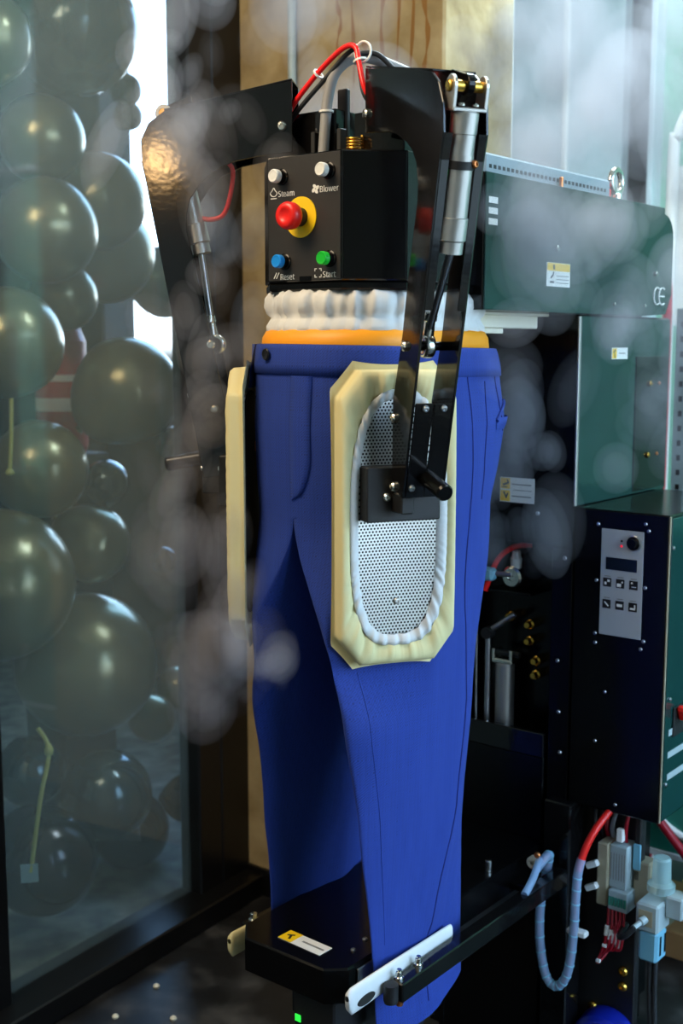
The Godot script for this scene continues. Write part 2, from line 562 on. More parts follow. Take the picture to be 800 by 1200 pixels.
func yard() -> void:
	var g := Transform3D(Basis(UPV, deg_to_rad(5.0)), Vector3(-0.955, 0, 0.0))
	struct("yard_ground", Shape.new().box(g.translated_local(Vector3(-1.60, -0.045, 0.9)), Vector3(3.1, 0.11, 6.2)), M["yard concrete"])
	# unseen roof added to shade the balloons, and an end wall with one tall opening to the sky
	struct("yard_roof_added", Shape.new().bb(Vector3(-4.1, 3.22, -2.3), Vector3(-1.05, 3.34, 4.2)), M["dark wall"])
	struct("wall_yard", Shape.new().bb(Vector3(-4.1, -0.1, -2.3), Vector3(-3.9, 3.22, 4.2), 0.01), M["dark wall"])
	struct("wall_yard_added", Shape.new().bb(Vector3(-3.9, -0.1, 4.0), Vector3(-0.9, 3.22, 4.2), 0.01), M["grey wall"])  # unseen wall added to keep the sky out of the control head reflection
	struct("wall_yard_end", Shape.new().bb(Vector3(-3.9, -0.1, -2.3), Vector3(-3.12, 3.22, -2.1), 0.01), M["dark wall"])
	struct("wall_yard_low", Shape.new().bb(Vector3(-3.12, -0.1, -2.3), Vector3(-1.3, 1.28, -2.1), 0.01), M["dark wall"])
	var rows := [
		[Vector3(-1.609, 2.385, -0.732), 0.188, "teal balloon", "very large dark teal balloon at the top of the garland"],
		[Vector3(-1.474, 2.262, -0.340), 0.118, "pearl balloon", "pearl balloon beside the very large teal one at the top"],
		[Vector3(-1.737, 2.279, -1.037), 0.050, "teal balloon", "small teal balloon tucked under the very large one"],
		[Vector3(-1.880, 2.236, -1.173), 0.047, "teal balloon", "smallest teal balloon below the other small teal one"],
		[Vector3(-1.509, 2.044, -0.531), 0.117, "pearl balloon", "pearl balloon with a blue glint below the very large teal one"],
		[Vector3(-1.576, 1.908, -0.777), 0.140, "pearl balloon", "olive pearl balloon beside the bracket of the press arm"],
		[Vector3(-1.439, 1.797, -0.478), 0.140, "pearl balloon", "large pearl balloon overlapping the olive one next to it"],
		[Vector3(-1.843, 1.784, -1.032), 0.156, "pearl balloon", "pearl balloon half hidden behind two pearl balloons above the silver one"],
		[Vector3(-2.042, 1.721, -1.469), 0.129, "pearl balloon", "pearl balloon seen beside the edge of the black press arm"],
		[Vector3(-1.589, 1.632, -0.653), 0.097, "pearl balloon", "pearl balloon right above the red fire extinguisher"],
		[Vector3(-1.407, 1.502, -0.323), 0.144, "pearl balloon", "pearl balloon left of the red fire extinguisher"],
		[Vector3(-1.311, 1.373, -0.635), 0.146, "pearl balloon", "bright silver balloon in front of the fire extinguisher"],
		[Vector3(-1.332, 1.180, -0.351), 0.127, "pearl balloon", "silver balloon with a ribbon stuck on below the extinguisher"],
		[Vector3(-1.448, 1.108, -0.672), 0.066, "teal balloon", "small teal balloon between two silver ones"],
		[Vector3(-1.499, 1.191, -0.995), 0.060, "black balloon", "small black balloon beside the handle of the press arm"],
		[Vector3(-1.207, 0.931, -0.122), 0.186, "pearl balloon", "largest silver balloon low in the garland"],
		[Vector3(-1.390, 0.953, -0.562), 0.109, "pearl balloon", "medium silver balloon beside the largest silver one"],
		[Vector3(-1.483, 0.844, -0.921), 0.044, "black balloon", "tiny black balloon next to the window post"],
		[Vector3(-1.349, 0.631, -0.498), 0.196, "pearl balloon", "big silver balloon mirroring a dark bar"],
		[Vector3(-1.441, 0.379, -0.820), 0.072, "pearl balloon", "small grey balloon under the big mirroring one"],
		[Vector3(-1.523, 0.418, -1.006), 0.070, "pearl balloon", "small pale balloon at the window post"],
		[Vector3(-1.425, 0.344, -0.361), 0.093, "teal balloon", "dull teal balloon behind the yellow tie"],
		[Vector3(-1.200, 0.312, -0.432), 0.122, "teal balloon", "dark teal balloon with one blue glint near the ground"],
		[Vector3(-1.143, 0.234, -0.179), 0.135, "black balloon", "large black balloon lowest of the garland"],
		[Vector3(-1.347, 0.111, -0.640), 0.113, "black balloon", "black balloon beside the lowest black one"],
		[Vector3(-1.151, 0.238, -0.690), 0.072, "black balloon", "black balloon behind the window post"],
	]
	var rng := RandomNumberGenerator.new()
	rng.seed = 77
	for k in rows.size():
		var b: Array = rows[k]
		balloon(k, b[0], b[1], b[2], b[3], Vector3(rng.randf_range(0.2, 1), rng.randf_range(-0.5, 0.9), rng.randf_range(-0.6, 0.6)))
	# fire extinguisher on the far post
	var p: Vector3 = Vector3(-1.791, 1.168, -0.796)
	var x := thing("fire_extinguisher", "red fire extinguisher with a white label behind the balloons", "extinguisher", p)
	part(x, "cylinder", Shape.new().lathe(Vector3.ZERO, UPV, [Vector2(0, 0), Vector2(0.07, 0), Vector2(0.078, 0.02), Vector2(0.078, 0.34), Vector2(0.06, 0.385), Vector2(0.025, 0.40), Vector2(0.025, 0.43), Vector2(0, 0.43)], 28, true), M["extinguisher red"])
	part(x, "label", Shape.new().lathe(Vector3(0, 0.13, 0), UPV, [Vector2(0.0788, 0), Vector2(0.0788, 0.04)], 28), M["print white"], "white printed band")
	part(x, "label", Shape.new().lathe(Vector3(0, 0.22, 0), UPV, [Vector2(0.0788, 0), Vector2(0.0788, 0.02)], 28), M["print white"], "white printed band")
	part(x, "valve", Shape.new().bb(Vector3(-0.02, 0.43, -0.02), Vector3(0.06, 0.47, 0.02), 0.006), M["black matte"])
	part(x, "stand", Shape.new().bb(Vector3(-0.1, -p.y + 0.01, -0.1), Vector3(0.1, -0.001, 0.1), 0.004), M["dark wall"], "dark pedestal")
	# pull ribbons taped to the glass side
	var a: Vector3 = Vector3(-1.069, 0.602, -0.122)
	var b2: Vector3 = Vector3(-1.044, 0.548, -0.133)
	var c2: Vector3 = Vector3(-1.053, 0.265, -0.076)
	var tie := thing("balloon_tie", "pale yellow balloon tie hanging over the black balloon", "tie", c2)
	part(tie, "string", Shape.new().tube(curve([a - c2, b2 - c2, (b2 * 0.6 + c2 * 0.4) - c2 + Vector3(0, 0, 0.004), Vector3.ZERO], 6), 0.0055, 8), M["olive tape"])
	part(tie, "knot", Shape.new().lathe(b2 - c2 + Vector3(0, -0.014, 0), UPV, [Vector2(0, 0), Vector2(0.010, 0.006), Vector2(0.011, 0.018), Vector2(0.006, 0.03), Vector2(0, 0.034)], 10), M["olive tape"])
	var tp := part(tie, "sticker", Shape.new().box(Transform3D(Basis(UPV, deg_to_rad(50)), Vector3(0, -0.002, 0.004)), Vector3(0.04, 0.045, 0.002)), M["clear bowl"], "clear sticker")
	var a3: Vector3 = Vector3(-1.235, 1.370, -0.204)
	var b3: Vector3 = Vector3(-1.223, 1.196, -0.183)
	var tie2 := thing("balloon_tie", "short olive ribbon stuck on the silver balloon", "tie", b3)
	part(tie2, "string", Shape.new().tube(curve([a3 - b3, (a3 - b3) * 0.5 + Vector3(0.003, 0, 0), Vector3.ZERO], 5), 0.005, 8), M["olive tape"])
	part(tie2, "knot", Shape.new().lathe(Vector3(0, -0.012, 0), UPV, [Vector2(0, 0), Vector2(0.012, 0.006), Vector2(0.008, 0.016), Vector2(0, 0.02)], 10), M["olive tape"])

# ---------------------------------------------------------------- the machine
var bolt_mesh := {}
func bolt(parent: Node, at: Vector3, axis: Vector3, r := 0.006, m := "zinc", called := "bolt") -> void:
	var key := "%.4f" % r
	if not bolt_mesh.has(key):
		var s := Shape.new()
		s.lathe(Vector3.ZERO, UPV, [Vector2(0, 0), Vector2(r, 0), Vector2(r, r * 0.45), Vector2(r * 0.75, r * 0.8), Vector2(r * 0.45, r * 0.85), Vector2(r * 0.42, r * 0.5), Vector2(0, r * 0.5)], 14, true)
		bolt_mesh[key] = s.mesh()
	var o := part(parent, called, bolt_mesh[key], M[m])
	var w := axis.normalized()
	var u := w.cross(Vector3(0, 0, 1) if absf(w.z) < 0.9 else Vector3(1, 0, 0)).normalized()
	o.transform = Transform3D(Basis(u, w, u.cross(w)), at)

func text(parent: Node, words: String, at: Vector3, b: Basis, px: float, m: String) -> void:
	var t := TextMesh.new()
	t.text = words
	var f := SystemFont.new()
	f.font_names = PackedStringArray(["Droid Sans"])
	t.font = f
	t.font_size = 32
	t.pixel_size = px
	t.depth = 0.0006
	t.horizontal_alignment = HORIZONTAL_ALIGNMENT_LEFT
	var o := part(parent, "lettering", t, M[m], "printed word " + words)
	o.transform = Transform3D(b, at)

# thin sticker in frame f (x right, y up, z out): white card with yellow fields and grey lines of print
func sticker(parent: Node, f: Transform3D, size: Vector2, yellow: Array, marks: Array, lines: Array, label: String) -> void:
	var c := part(parent, "warning_label", Shape.new().box(f, Vector3(size.x, size.y, 0.0008)), M["print white"], label)
	for q in yellow:
		part(c, "yellow_field", Shape.new().box(f.translated_local(Vector3(q[0], q[1], 0.0006)), Vector3(q[2], q[3], 0.0006)), M["yellow plastic"])
	for q in marks:
		part(c, "symbol", Shape.new().box(f.translated_local(Vector3(q[0], q[1], 0.0010)) * Transform3D(Basis(Vector3(0, 0, 1), q[4]), Vector3.ZERO), Vector3(q[2], q[3], 0.0005)), M["print black"])
	for q in lines:
		part(c, "print_line", Shape.new().box(f.translated_local(Vector3(q[0], q[1], 0.0006)), Vector3(q[2], q[3], 0.0005)), M["print grey"])

func press_arm(sgn: float, prof: Array, cyl: Array) -> void:
	var an := deg_to_rad(59.0)
	var O := Vector3(sgn * sin(an), 0, cos(an))
	var T := Vector3(sgn * cos(an), 0, -sin(an))           # from the front plate to the rear one
	var H := Vector3(sgn * 0.084, 0, 0.112)
	var at := func(s: float, y: float, t: float) -> Vector3: return H + O * s + UPV * y + T * t
	# frame for prisms: x along O, y up, z = the right-handed third
	var f := frame(H, O, UPV, O.cross(UPV))
	var zs := 1.0 if O.cross(UPV).dot(T) > 0.0 else -1.0
	var poly := PackedVector2Array()
	for q in prof: poly.append(Vector2(q[0], q[1]))
	if Geometry2D.is_polygon_clockwise(poly): poly.reverse()
	var s := Shape.new()
	for t in [0.0, 0.0615]:
		var z0: float = t * zs
		var z1: float = (t + 0.004) * zs
		s.prism(f, poly, minf(z0, z1), maxf(z0, z1), 0.0008)
	# outer lower half is a closed channel; the upper back too
	var lo: Vector2 = Vector2(prof[8][0], prof[8][1])
	var hi: Vector2 = Vector2(prof[6][0], prof[6][1])
	var mid: Vector2 = lo.lerp(hi, 0.30)
	var up := Vector3(0, 0, 0)
	var a: Vector3 = at.call(lo.x, lo.y, 0.033)
	var b: Vector3 = at.call(mid.x, mid.y, 0.033)
	var ydir := (b - a).normalized()
	for k in 2:      # two folded halves meeting in a seam
		var tc := 0.0185 + 0.0290 * k
		var c: Vector3 = at.call((lo.x + mid.x) / 2, (lo.y + mid.y) / 2, tc)
		s.box(frame(c, T, ydir, T.cross(ydir)), Vector3(0.0275, a.distance_to(b), 0.003), 0.0008)
	var armn := part(machine, "press_arm", s, M["black powder coat"], "black swing arm of two plates on the " + ("control head" if sgn < 0 else "cabinet side of the head"))
	# folded edge flanges along the outer side of both plates
	var seg := []
	for i in [5, 6, 7]: seg.append(Vector2(prof[i][0], prof[i][1]))
	for t in [0.008, 0.0575]:
		for i in 2:
			var p: Vector3 = at.call(seg[i].x, seg[i].y, t)
			var q: Vector3 = at.call(seg[i + 1].x, seg[i + 1].y, t)
			var yd := (q - p).normalized()
			part(armn, "edge_flange", Shape.new().box(frame((p + q) / 2, T, yd, T.cross(yd)), Vector3(0.012, p.distance_to(q), 0.003), 0.0006), M["black powder coat"])
	# top bridge between the plates
	var tp := [Vector2(prof[0][0], prof[0][1]), Vector2(prof[2][0], prof[2][1])]
	var p0: Vector3 = at.call(tp[0].x, tp[0].y + 0.002, 0.033)
	var p1: Vector3 = at.call(tp[1].x, tp[1].y + 0.002, 0.033)
	var xd := (p1 - p0).normalized()
	part(armn, "top_plate", Shape.new().box(frame((p0 + p1) / 2, xd, T.cross(xd) * (1 if T.cross(xd).y > 0 else -1), xd.cross(T.cross(xd) * (1 if T.cross(xd).y > 0 else -1))), Vector3(p0.distance_to(p1), 0.003, 0.064), 0.0008), M["black powder coat"])
	# bolts through the front plate
	for q in [[0.0, 1.838], [cyl[3].x, cyl[3].y + 0.0], [cyl[5].x, cyl[5].y], [cyl[6].x, cyl[6].y]]:
		bolt(armn, at.call(q[0], q[1], 0.0), -T, 0.0075)
	for q in [[0.30, 0.020], [0.30, 0.048], [0.035, 0.012]]:
		var pp: Vector2 = lo.lerp(hi, q[0] * 0.95)
		var nn := T.cross(ydir); nn = nn if nn.dot(O) > 0 else -nn
		bolt(armn, at.call(pp.x, pp.y, q[1]) + nn * 0.0015, nn, 0.005, "steel")
	# pneumatic cylinder between the plates
	var c0: Vector3 = at.call(cyl[0].x, cyl[0].y, 0.033)
	var c1: Vector3 = at.call(cyl[1].x, cyl[1].y, 0.033)
	var c2: Vector3 = at.call(cyl[3].x, cyl[3].y, 0.033)
	var ax := (c1 - c0).normalized()
	var L := c0.distance_to(c1)
	var body := Shape.new()
	body.lathe(c0, ax, [Vector2(0, 0), Vector2(0.0175, 0), Vector2(0.0185, 0.002), Vector2(0.0185, 0.028), Vector2(0.0175, 0.029), Vector2(0.0175, L * 0.30), Vector2(0.0178, L * 0.30), Vector2(0.0178, L - 0.048), Vector2(0.0192, L - 0.047), Vector2(0.0192, L - 0.018), Vector2(0.0165, L - 0.016), Vector2(0.0165, L), Vector2(0, L)], 28, true)
	part(armn, "air_cylinder", body, M["aluminium"], "silver pneumatic cylinder")
	part(armn, "clamp_band", Shape.new().lathe(c0 + ax * L * 0.34, ax, [Vector2(0.0178, 0), Vector2(0.0194, 0), Vector2(0.0194, 0.011), Vector2(0.0178, 0.011)], 28, true), M["black matte"], "dark clamp band")
	bolt(armn, c0 + ax * (L * 0.34 + 0.006) + O * 0.014 + T * 0.014, O + T * 0.5, 0.0055, "copper")
	part(armn, "piston_rod", Shape.new().rod(c1, c2 - ax * 0.02, 0.0055), M["steel"])
	part(armn, "rod_nut", Shape.new().lathe(c2 - ax * 0.048, ax, [Vector2(0, 0), Vector2(0.010, 0), Vector2(0.010, 0.011), Vector2(0.008, 0.013), Vector2(0.008, 0.034), Vector2(0, 0.034)], 6, true), M["zinc"])
	part(armn, "rod_eye", Shape.new().lathe(c2 - T * 0.008, T, [Vector2(0.007, 0), Vector2(0.016, 0.001), Vector2(0.017, 0.004), Vector2(0.017, 0.012), Vector2(0.016, 0.015), Vector2(0.007, 0.016), Vector2(0.007, 0)], 24), M["zinc"], "round rod end bearing")
	part(armn, "eye_pin", Shape.new().rod(at.call(cyl[3].x, cyl[3].y, 0.003), at.call(cyl[3].x, cyl[3].y, 0.062), 0.0065), M["black gloss"])
	# U-shaped clevis over the cylinder head
	var cl := Shape.new()
	var cd := -ax
	var nx := cd.cross(T).normalized()
	cl.box(frame(c0 + cd * 0.002, T, cd, T.cross(cd)), Vector3(0.048, 0.005, 0.030), 0.001)
	for k in [-1.0, 1.0]:
		var ff := frame(c0 + cd * 0.004 + T * (0.0225 * k), nx, cd, nx.cross(cd))
		var ear := PackedVector2Array()
		ear.append(Vector2(-0.014, -0.003)); ear.append(Vector2(0.014, -0.003))
		for i in 9:
			var g := PI * i / 8.0
			ear.append(Vector2(0.014 * cos(g), 0.026 + 0.014 * sin(g)))
		cl.prism(ff, ear, -0.0025, 0.0025, 0.0008)
	part(armn, "clevis", cl, M["aluminium"], "pale U-shaped clevis bracket")
	part(armn, "clevis_pin", Shape.new().rod(c0 + cd * 0.030 - T * 0.029, c0 + cd * 0.030 + T * 0.029, 0.0075), M["brass"])
	var hk := Shape.new()
	var hook := PackedVector2Array()
	hook.append(Vector2(-0.045, 0.018)); hook.append(Vector2(-0.012, 0.012))
	for i in 11:
		var g := -PI * 0.6 + PI * 1.2 * i / 10.0
		hook.append(Vector2(0.0 + 0.014 * cos(g), 0.032 + 0.014 * sin(g)))
	hook.append(Vector2(-0.045, 0.050))
	# pivot lug of the head between the clevis ears
	var lugx := -nx if nx.dot(O) < 0 else nx
	if Geometry2D.is_polygon_clockwise(hook): hook.reverse()
	var lf := frame(c0, lugx, cd, lugx.cross(cd))
	hk.prism(lf, hook, -0.005, 0.005, 0.001)
	part(armn, "pivot_lug", hk, M["black gloss"])
	for k in [-1.0, 1.0]:
		bolt(armn, c0 + cd * 0.0045 + T * 0.010 * k + O * 0.009, cd, 0.0045)
	# handle
	var hp: Vector2 = lo.lerp(mid, 0.22)
	var hn := T.cross(ydir); hn = hn if hn.dot(O) > 0 else -hn
	var h0: Vector3 = at.call(hp.x, hp.y, 0.034)
	part(armn, "handle", Shape.new().lathe(h0, hn, [Vector2(0.010, 0), Vector2(0.010, 0.006), Vector2(0.0125, 0.008), Vector2(0.0125, 0.064), Vector2(0.0105, 0.068), Vector2(0, 0.068)], 24, true), M["black gloss"], "round black hand grip")
	# red air line on the cylinder
	if sgn < 0:
		var pts := [at.call(0.105, 1.795, 0.02), at.call(0.085, 1.775, 0.025), at.call(0.098, 1.715, 0.03), at.call(0.12, 1.70, 0.03), at.call(0.15, 1.705, 0.033)]
		part(armn, "air_line", Shape.new().tube(curve(pts), 0.004, 10), M["red tube"], "curved red air line")
		part(armn, "strut", Shape.new().rod(at.call(0.10, 1.395, 0.03), at.call(0.055, 1.325, 0.05), 0.006), M["copper"])
	else:
		var pts := [at.call(0.20, 1.83, 0.02), at.call(0.245, 1.80, 0.006), at.call(0.25, 1.77, 0.004), at.call(0.245, 1.735, 0.006)]
		part(armn, "air_line", Shape.new().tube(curve(pts), 0.004, 10), M["red tube"], "red air line beside the cylinder")
		part(armn, "tube_joint", Shape.new().rod(at.call(0.247, 1.728, 0.02), at.call(0.242, 1.712, 0.02), 0.006), M["green plastic"])
	press_pad(sgn, O, T)

# contours of the pad in its own plane (x along T, y up), by angle
func pad_outer(a: float) -> Vector2:
	var d := Vector2(cos(a), sin(a))
	# chamfered rectangle: half width .094, half height .222, corner cuts
	var hw := 0.094
	var hh := 0.2215
	var k := minf(hw / maxf(absf(d.x), 1e-5), hh / maxf(absf(d.y), 1e-5))
	var cut := 0.036
	var cx := hw - cut * 0.9
	# line x + 0.82*y' = const through (hw, hh-cut*1.15) and (hw-cut*.9, hh)
	var p := Vector2(hw, hh - cut * 1.15)
	var q := Vector2(cx, hh)
	var nn := Vector2(p.y - q.y, 0)
	var e := q - p
	var n2 := Vector2(e.y, -e.x)
	if n2.x < 0: n2 = -n2
	var den := n2.x * absf(d.x) + n2.y * absf(d.y)
	if den > 1e-6: k = minf(k, n2.dot(p) / den)
	return d * k

func pad_inner(a: float, grow: float) -> Vector2:
	var d := Vector2(cos(a), sin(a))
	var w := 0.0635 + grow
	var h := 0.178 + grow
	var n := 2.6 if d.y > 0 else 3.2
	var k := pow(pow(absf(d.x) / w, n) + pow(absf(d.y) / h, n), -1.0 / n)
	return d * k

func press_pad(sgn: float, O: Vector3, T: Vector3) -> void:
	var c := O * 0.197 + T * -0.030 + UPV * 1.241
	var N := 320
	var nz := FastNoiseLite.new()
	nz.seed = 8
	nz.frequency = 1.0
	var P := func(v: Vector2, d: float) -> Vector3: return c + T * v.x + UPV * v.y + O * d
	# angles spread by arc length so that corners are kept
	var angs := []
	for j in N: 
		var u := TAU * j / N
		angs.append(atan2(sin(u) * 2.2, cos(u)))
	var rings := []
	var prof := [[-0.25, -0.016], [0.0, -0.018], [0.02, -0.006], [0.0, 0.006], [0.10, 0.0125], [0.30, 0.0145], [0.55, 0.0145], [0.80, 0.012], [1.0, 0.008]]
	for q in prof:
		var ring := []
		for j in N:
			var a: float = angs[j]
			var o := pad_outer(a)
			var i := pad_inner(a, 0.014)
			var t: float = q[0]
			var v := o.lerp(i, t)
			var gath := 0.0010 + 0.0052 * smoothstep(0.75, 1.0, absf(sin(a)))
			var w: float = sin(a * 34.0 + 3.0 * nz.get_noise_2d(cos(a) * 3.0, sin(a) * 3.0)) * (0.6 + 0.7 * nz.get_noise_2d(cos(a) * 9.0, sin(a) * 9.0))
			var amp := gath * clampf(t * 1.3, 0.0, 1.0)
			ring.append(P.call(v + v.normalized() * w * 0.0012 * clampf(t, 0, 1), q[1] + w * amp))
		rings.append(ring)
	var s := Shape.new()
	s.smooth()
	var hand: bool = T.cross(UPV).dot(O) > 0
	if not hand:
		for r in rings: r.reverse()
	s.loft(rings, true)
	var pad := part(machine, "press_pad", s, M["cream cover cloth"], "cream cloth covered pocket pad")
	# white elastic hem
	var er := []
	for q in [[0.0150, 0.009], [0.0155, 0.0110], [0.009, 0.0112], [0.003, 0.0090], [0.0, 0.005]]:
		var ring := []
		for j in N:
			var a: float = angs[j]
			var w: float = sin(a * 58.0 + 4.0 * nz.get_noise_2d(cos(a) * 4.0, sin(a) * 4.0))
			var v := pad_inner(a, q[0])
			ring.append(P.call(v, q[1] + w * 0.0017 * (0.35 + smoothstep(0.6, 0.95, absf(sin(a))))))
		if not hand: ring.reverse()
		er.append(ring)
	var s2 := Shape.new()
	s2.smooth()
	s2.loft(er, true)
	part(pad, "elastic_hem", s2, M["white elastic cloth"], "gathered white elastic hem")
	# perforated plate with a shallow hollow, and the dark felt seen through its holes
	var st := SurfaceTool.new()
	st.begin(Mesh.PRIMITIVE_TRIANGLES)
	st.set_smooth_group(0)
	var rows := 26
	for i in rows:
		for j in 64:
			var vs := []
			for q in [[i, j], [i, j + 1], [i + 1, j + 1], [i + 1, j]]:
				var a := TAU * (int(q[1]) % 64) / 64.0
				var v := pad_inner(a, 0.002) * (float(q[0]) / rows)
				vs.append([P.call(v, 0.001 + 0.9 * v.x * v.x), v])
			var order := [0, 1, 2, 0, 2, 3] if hand else [0, 2, 1, 0, 3, 2]
			for o in order:
				st.set_uv(Vector2(vs[o][1].x / 0.0056, vs[o][1].y / (0.0056 * 1.75)))
				st.add_vertex(vs[o][0])
	st.generate_normals()
	part(pad, "perforated_plate", st.commit(), M["perforated sheet"], "perforated metal plate")
	var back := PackedVector2Array()
	for j in 48: back.append(pad_inner(TAU * j / 48.0, 0.006))
	var bf := frame(c, T, UPV, T.cross(UPV)) 
	var z := 1.0 if hand else -1.0
	part(pad, "felt_backing", Shape.new().prism(bf, back, minf(-0.010 * z, -0.006 * z), maxf(-0.010 * z, -0.006 * z)), M["dark felt"])
	bolt(pad, P.call(Vector2(0.0, -0.127), 0.002), O, 0.005, "aluminium", "rivet")
	# block that joins pad and arm
	var bl := Shape.new()
	bl.box(frame(P.call(Vector2(-0.002, 0.040), 0.018), T, UPV, T.cross(UPV)), Vector3(0.118, 0.082, 0.030), 0.002)
	var blk := part(pad, "mounting_block", bl, M["black matte"], "black mounting block")
	part(pad, "block_lug", Shape.new().box(frame(P.call(Vector2(-0.012, 0.042), 0.045), T, UPV, T.cross(UPV)), Vector3(0.020, 0.055, 0.05), 0.002), M["black matte"])
	bolt(pad, P.call(Vector2(-0.030, 0.036), 0.033), O, 0.0065)

func build_machine() -> void:
	machine = thing("trouser_press", "black steam trouser finishing machine with a control head and two swing arms", "machine")
	var bl: Material = M["black powder coat"]
	# ---- cabinet
	var cab := Shape.new()
	cab.bb(Vector3(-0.157, 0.06, -0.83), Vector3(0.157, 1.553, -0.52), 0.003)                 # back box
	cab.bb(Vector3(-0.157, 1.12, -0.52), Vector3(0.157, 1.553, -0.432), 0.002)               # upper front
	cab.bb(Vector3(0.112, 0.06, -0.52), Vector3(0.157, 1.12, -0.432), 0.002)                 # right stile
	cab.bb(Vector3(-0.157, 0.06, -0.52), Vector3(-0.12, 1.12, -0.432), 0.002)
	cab.bb(Vector3(-0.12, 0.06, -0.52), Vector3(0.104, 0.70, -0.432), 0.002)
	var cabn := part(machine, "cabinet", cab, M["black gloss"], "tall black cabinet")
	var tray := Shape.new()
	tray.bb(Vector3(-0.12, 0.70, -0.445), Vector3(0.104, 0.748, -0.430), 0.0015)
	part(cabn, "ledge", tray, bl)
	part(cabn, "front_post", Shape.new().bb(Vector3(0.122, 0.0, -0.46), Vector3(0.180, 0.63, -0.405), 0.003), bl)
	part(cabn, "rear_foot", Shape.new().bb(Vector3(-0.15, 0.0, -0.82), Vector3(0.15, 0.06, -0.5), 0.003), bl)
	part(cabn, "front_foot", Shape.new().bb(Vector3(-0.14, 0.0, -0.47), Vector3(0.1, 0.06, -0.44), 0.003), bl)
	part(cabn, "side_panel", Shape.new().bb(Vector3(0.157, 1.20, -0.825), Vector3(0.1605, 1.55, -0.436), 0.001), M["teal panel"], "glossy dark teal side panel")
	part(cabn, "side_slot", Shape.new().bb(Vector3(0.1605, 1.205, -0.82), Vector3(0.1625, 1.475, -0.668), 0.0008), M["black gloss"], "black slot in the side panel")
	for y in [1.42, 1.275]:
		bolt(cabn, Vector3(0.1625, y, -0.73), Vector3(1, 0, 0), 0.006, "brass")
		bolt(cabn, Vector3(0.1625, y, -0.775), Vector3(1, 0, 0), 0.004, "copper")
	part(cabn, "corner_edge", Shape.new().bb(Vector3(0.155, 1.2, -0.437), Vector3(0.1595, 1.55, -0.430), 0.001), M["aluminium"])
	sticker(cabn, frame(Vector3(0.1612, 1.482, -0.592), Vector3(0, 0, -1), UPV, Vector3(1, 0, 0)), Vector2(0.068, 0.022), [[-0.023, 0, 0.018, 0.019]], [[-0.024, 0.004, 0.010, 0.003, 0.5], [-0.023, -0.004, 0.003, 0.009, 0.3]], [[0.010, 0.0, 0.026, 0.002]], "small yellow and white warning label")
	sticker(cabn, frame(Vector3(0.034, 1.221, -0.4312), Vector3(1, 0, 0), UPV, Vector3(0, 0, 1)), Vector2(0.076, 0.048),
		[[-0.026, 0.012, 0.021, 0.021], [-0.026, -0.012, 0.021, 0.021]],
		[[-0.025, 0.011, 0.012, 0.004, 0.35], [-0.020, 0.016, 0.003, 0.008, 0.4], [-0.027, 0.005, 0.010, 0.002, 0.0], [-0.026, -0.010, 0.003, 0.014, 0.5], [-0.022, -0.012, 0.003, 0.011, -0.4]],
		[[0.010, 0.011, 0.042, 0.0022], [0.012, 0.0, 0.040, 0.0012], [0.010, -0.012, 0.042, 0.0022]], "white and yellow double warning label")
	for q in [[0.08, 1.18], [0.14, 1.10], [0.13, 0.9], [0.135, 0.80], [0.14, 0.72]]:
		bolt(cabn, Vector3(q[0], q[1], -0.432), Vector3(0, 0, 1), 0.004, "steel")
	# ---- upper housing that reaches forward over the form
	var hp := PackedVector2Array([Vector2(0.10, 1.555), Vector2(0.10, 1.772), Vector2(-0.78, 1.772)])
	for i in 7:
		var a := PI / 2 * i / 6.0
		hp.append(Vector2(-0.78 - 0.045 * sin(a), 1.715 + 0.045 * cos(a)))
	hp.append(Vector2(-0.825, 1.60)); hp.append(Vector2(-0.80, 1.56)); hp.append(Vector2(-0.68, 1.555))
	# the profile runs along -z, so turn it: frame x = +z, y = up, z = -x
	var hf := frame(Vector3.ZERO, Vector3(0, 0, 1), UPV, Vector3(-1, 0, 0))
	if Geometry2D.is_polygon_clockwise(hp): hp.reverse()
	for i in hp.size():
		if hp[i].x > 0.05: hp[i].x = -0.10
	var up := part(machine, "upper_housing", Shape.new().prism(hf, hp, -0.157, 0.157, 0.002), bl, "long black housing on top of the cabinet")
	part(up, "side_panel", Shape.new().prism(hf, hp, -0.1605, -0.157, 0.0008), M["teal panel"], "glossy dark teal side panel")
	for q in [[1.665, -0.335], [1.64, -0.745], [1.575, -0.565], [1.575, -0.70]]:
		bolt(up, Vector3(0.1605, q[0], q[1]), Vector3(1, 0, 0), 0.0055 if q[0] > 1.6 else 0.0035)
	sticker(up, frame(Vector3(0.1612, 1.620, -0.341), Vector3(0, 0, -1), UPV, Vector3(1, 0, 0)), Vector2(0.084, 0.041),
		[[0, 0.013, 0.080, 0.013]], [[-0.018, 0.013, 0.006, 0.008, 0.0], [-0.024, -0.003, 0.012, 0.003, 0.6], [-0.020, 0.001, 0.003, 0.008, -0.4], [-0.024, -0.013, 0.014, 0.003, 0.0]],
		[[0.014, 0.013, 0.040, 0.004], [0.014, -0.002, 0.044, 0.0015], [0.014, -0.008, 0.044, 0.0015], [0.014, -0.014, 0.044, 0.0015]], "white caution label with a yellow head")
	for k in 3:
		part(up, "grey_mark", Shape.new().bb(Vector3(0.1605, 1.724 - k * 0.017, -0.135), Vector3(0.1612, 1.734 - k * 0.017, -0.108)), M["print white"])
	# CE mark: two open rings
	var ce := Shape.new()
	for k in 2:
		var arc := []
		for i in 13:
			var a := deg_to_rad(55.0 + 250.0 * i / 12.0)
			arc.append(Vector3(0.1612, 1.596 + 0.017 * sin(a), -0.755 - 0.024 * k - 0.017 * cos(a)))
		ce.tube(arc, 0.0016, 6)
	ce.bb(Vector3(0.1606, 1.5945, -0.79), Vector3(0.1614, 1.5975, -0.766))
	part(up, "lettering", ce, M["print white"], "white CE mark")
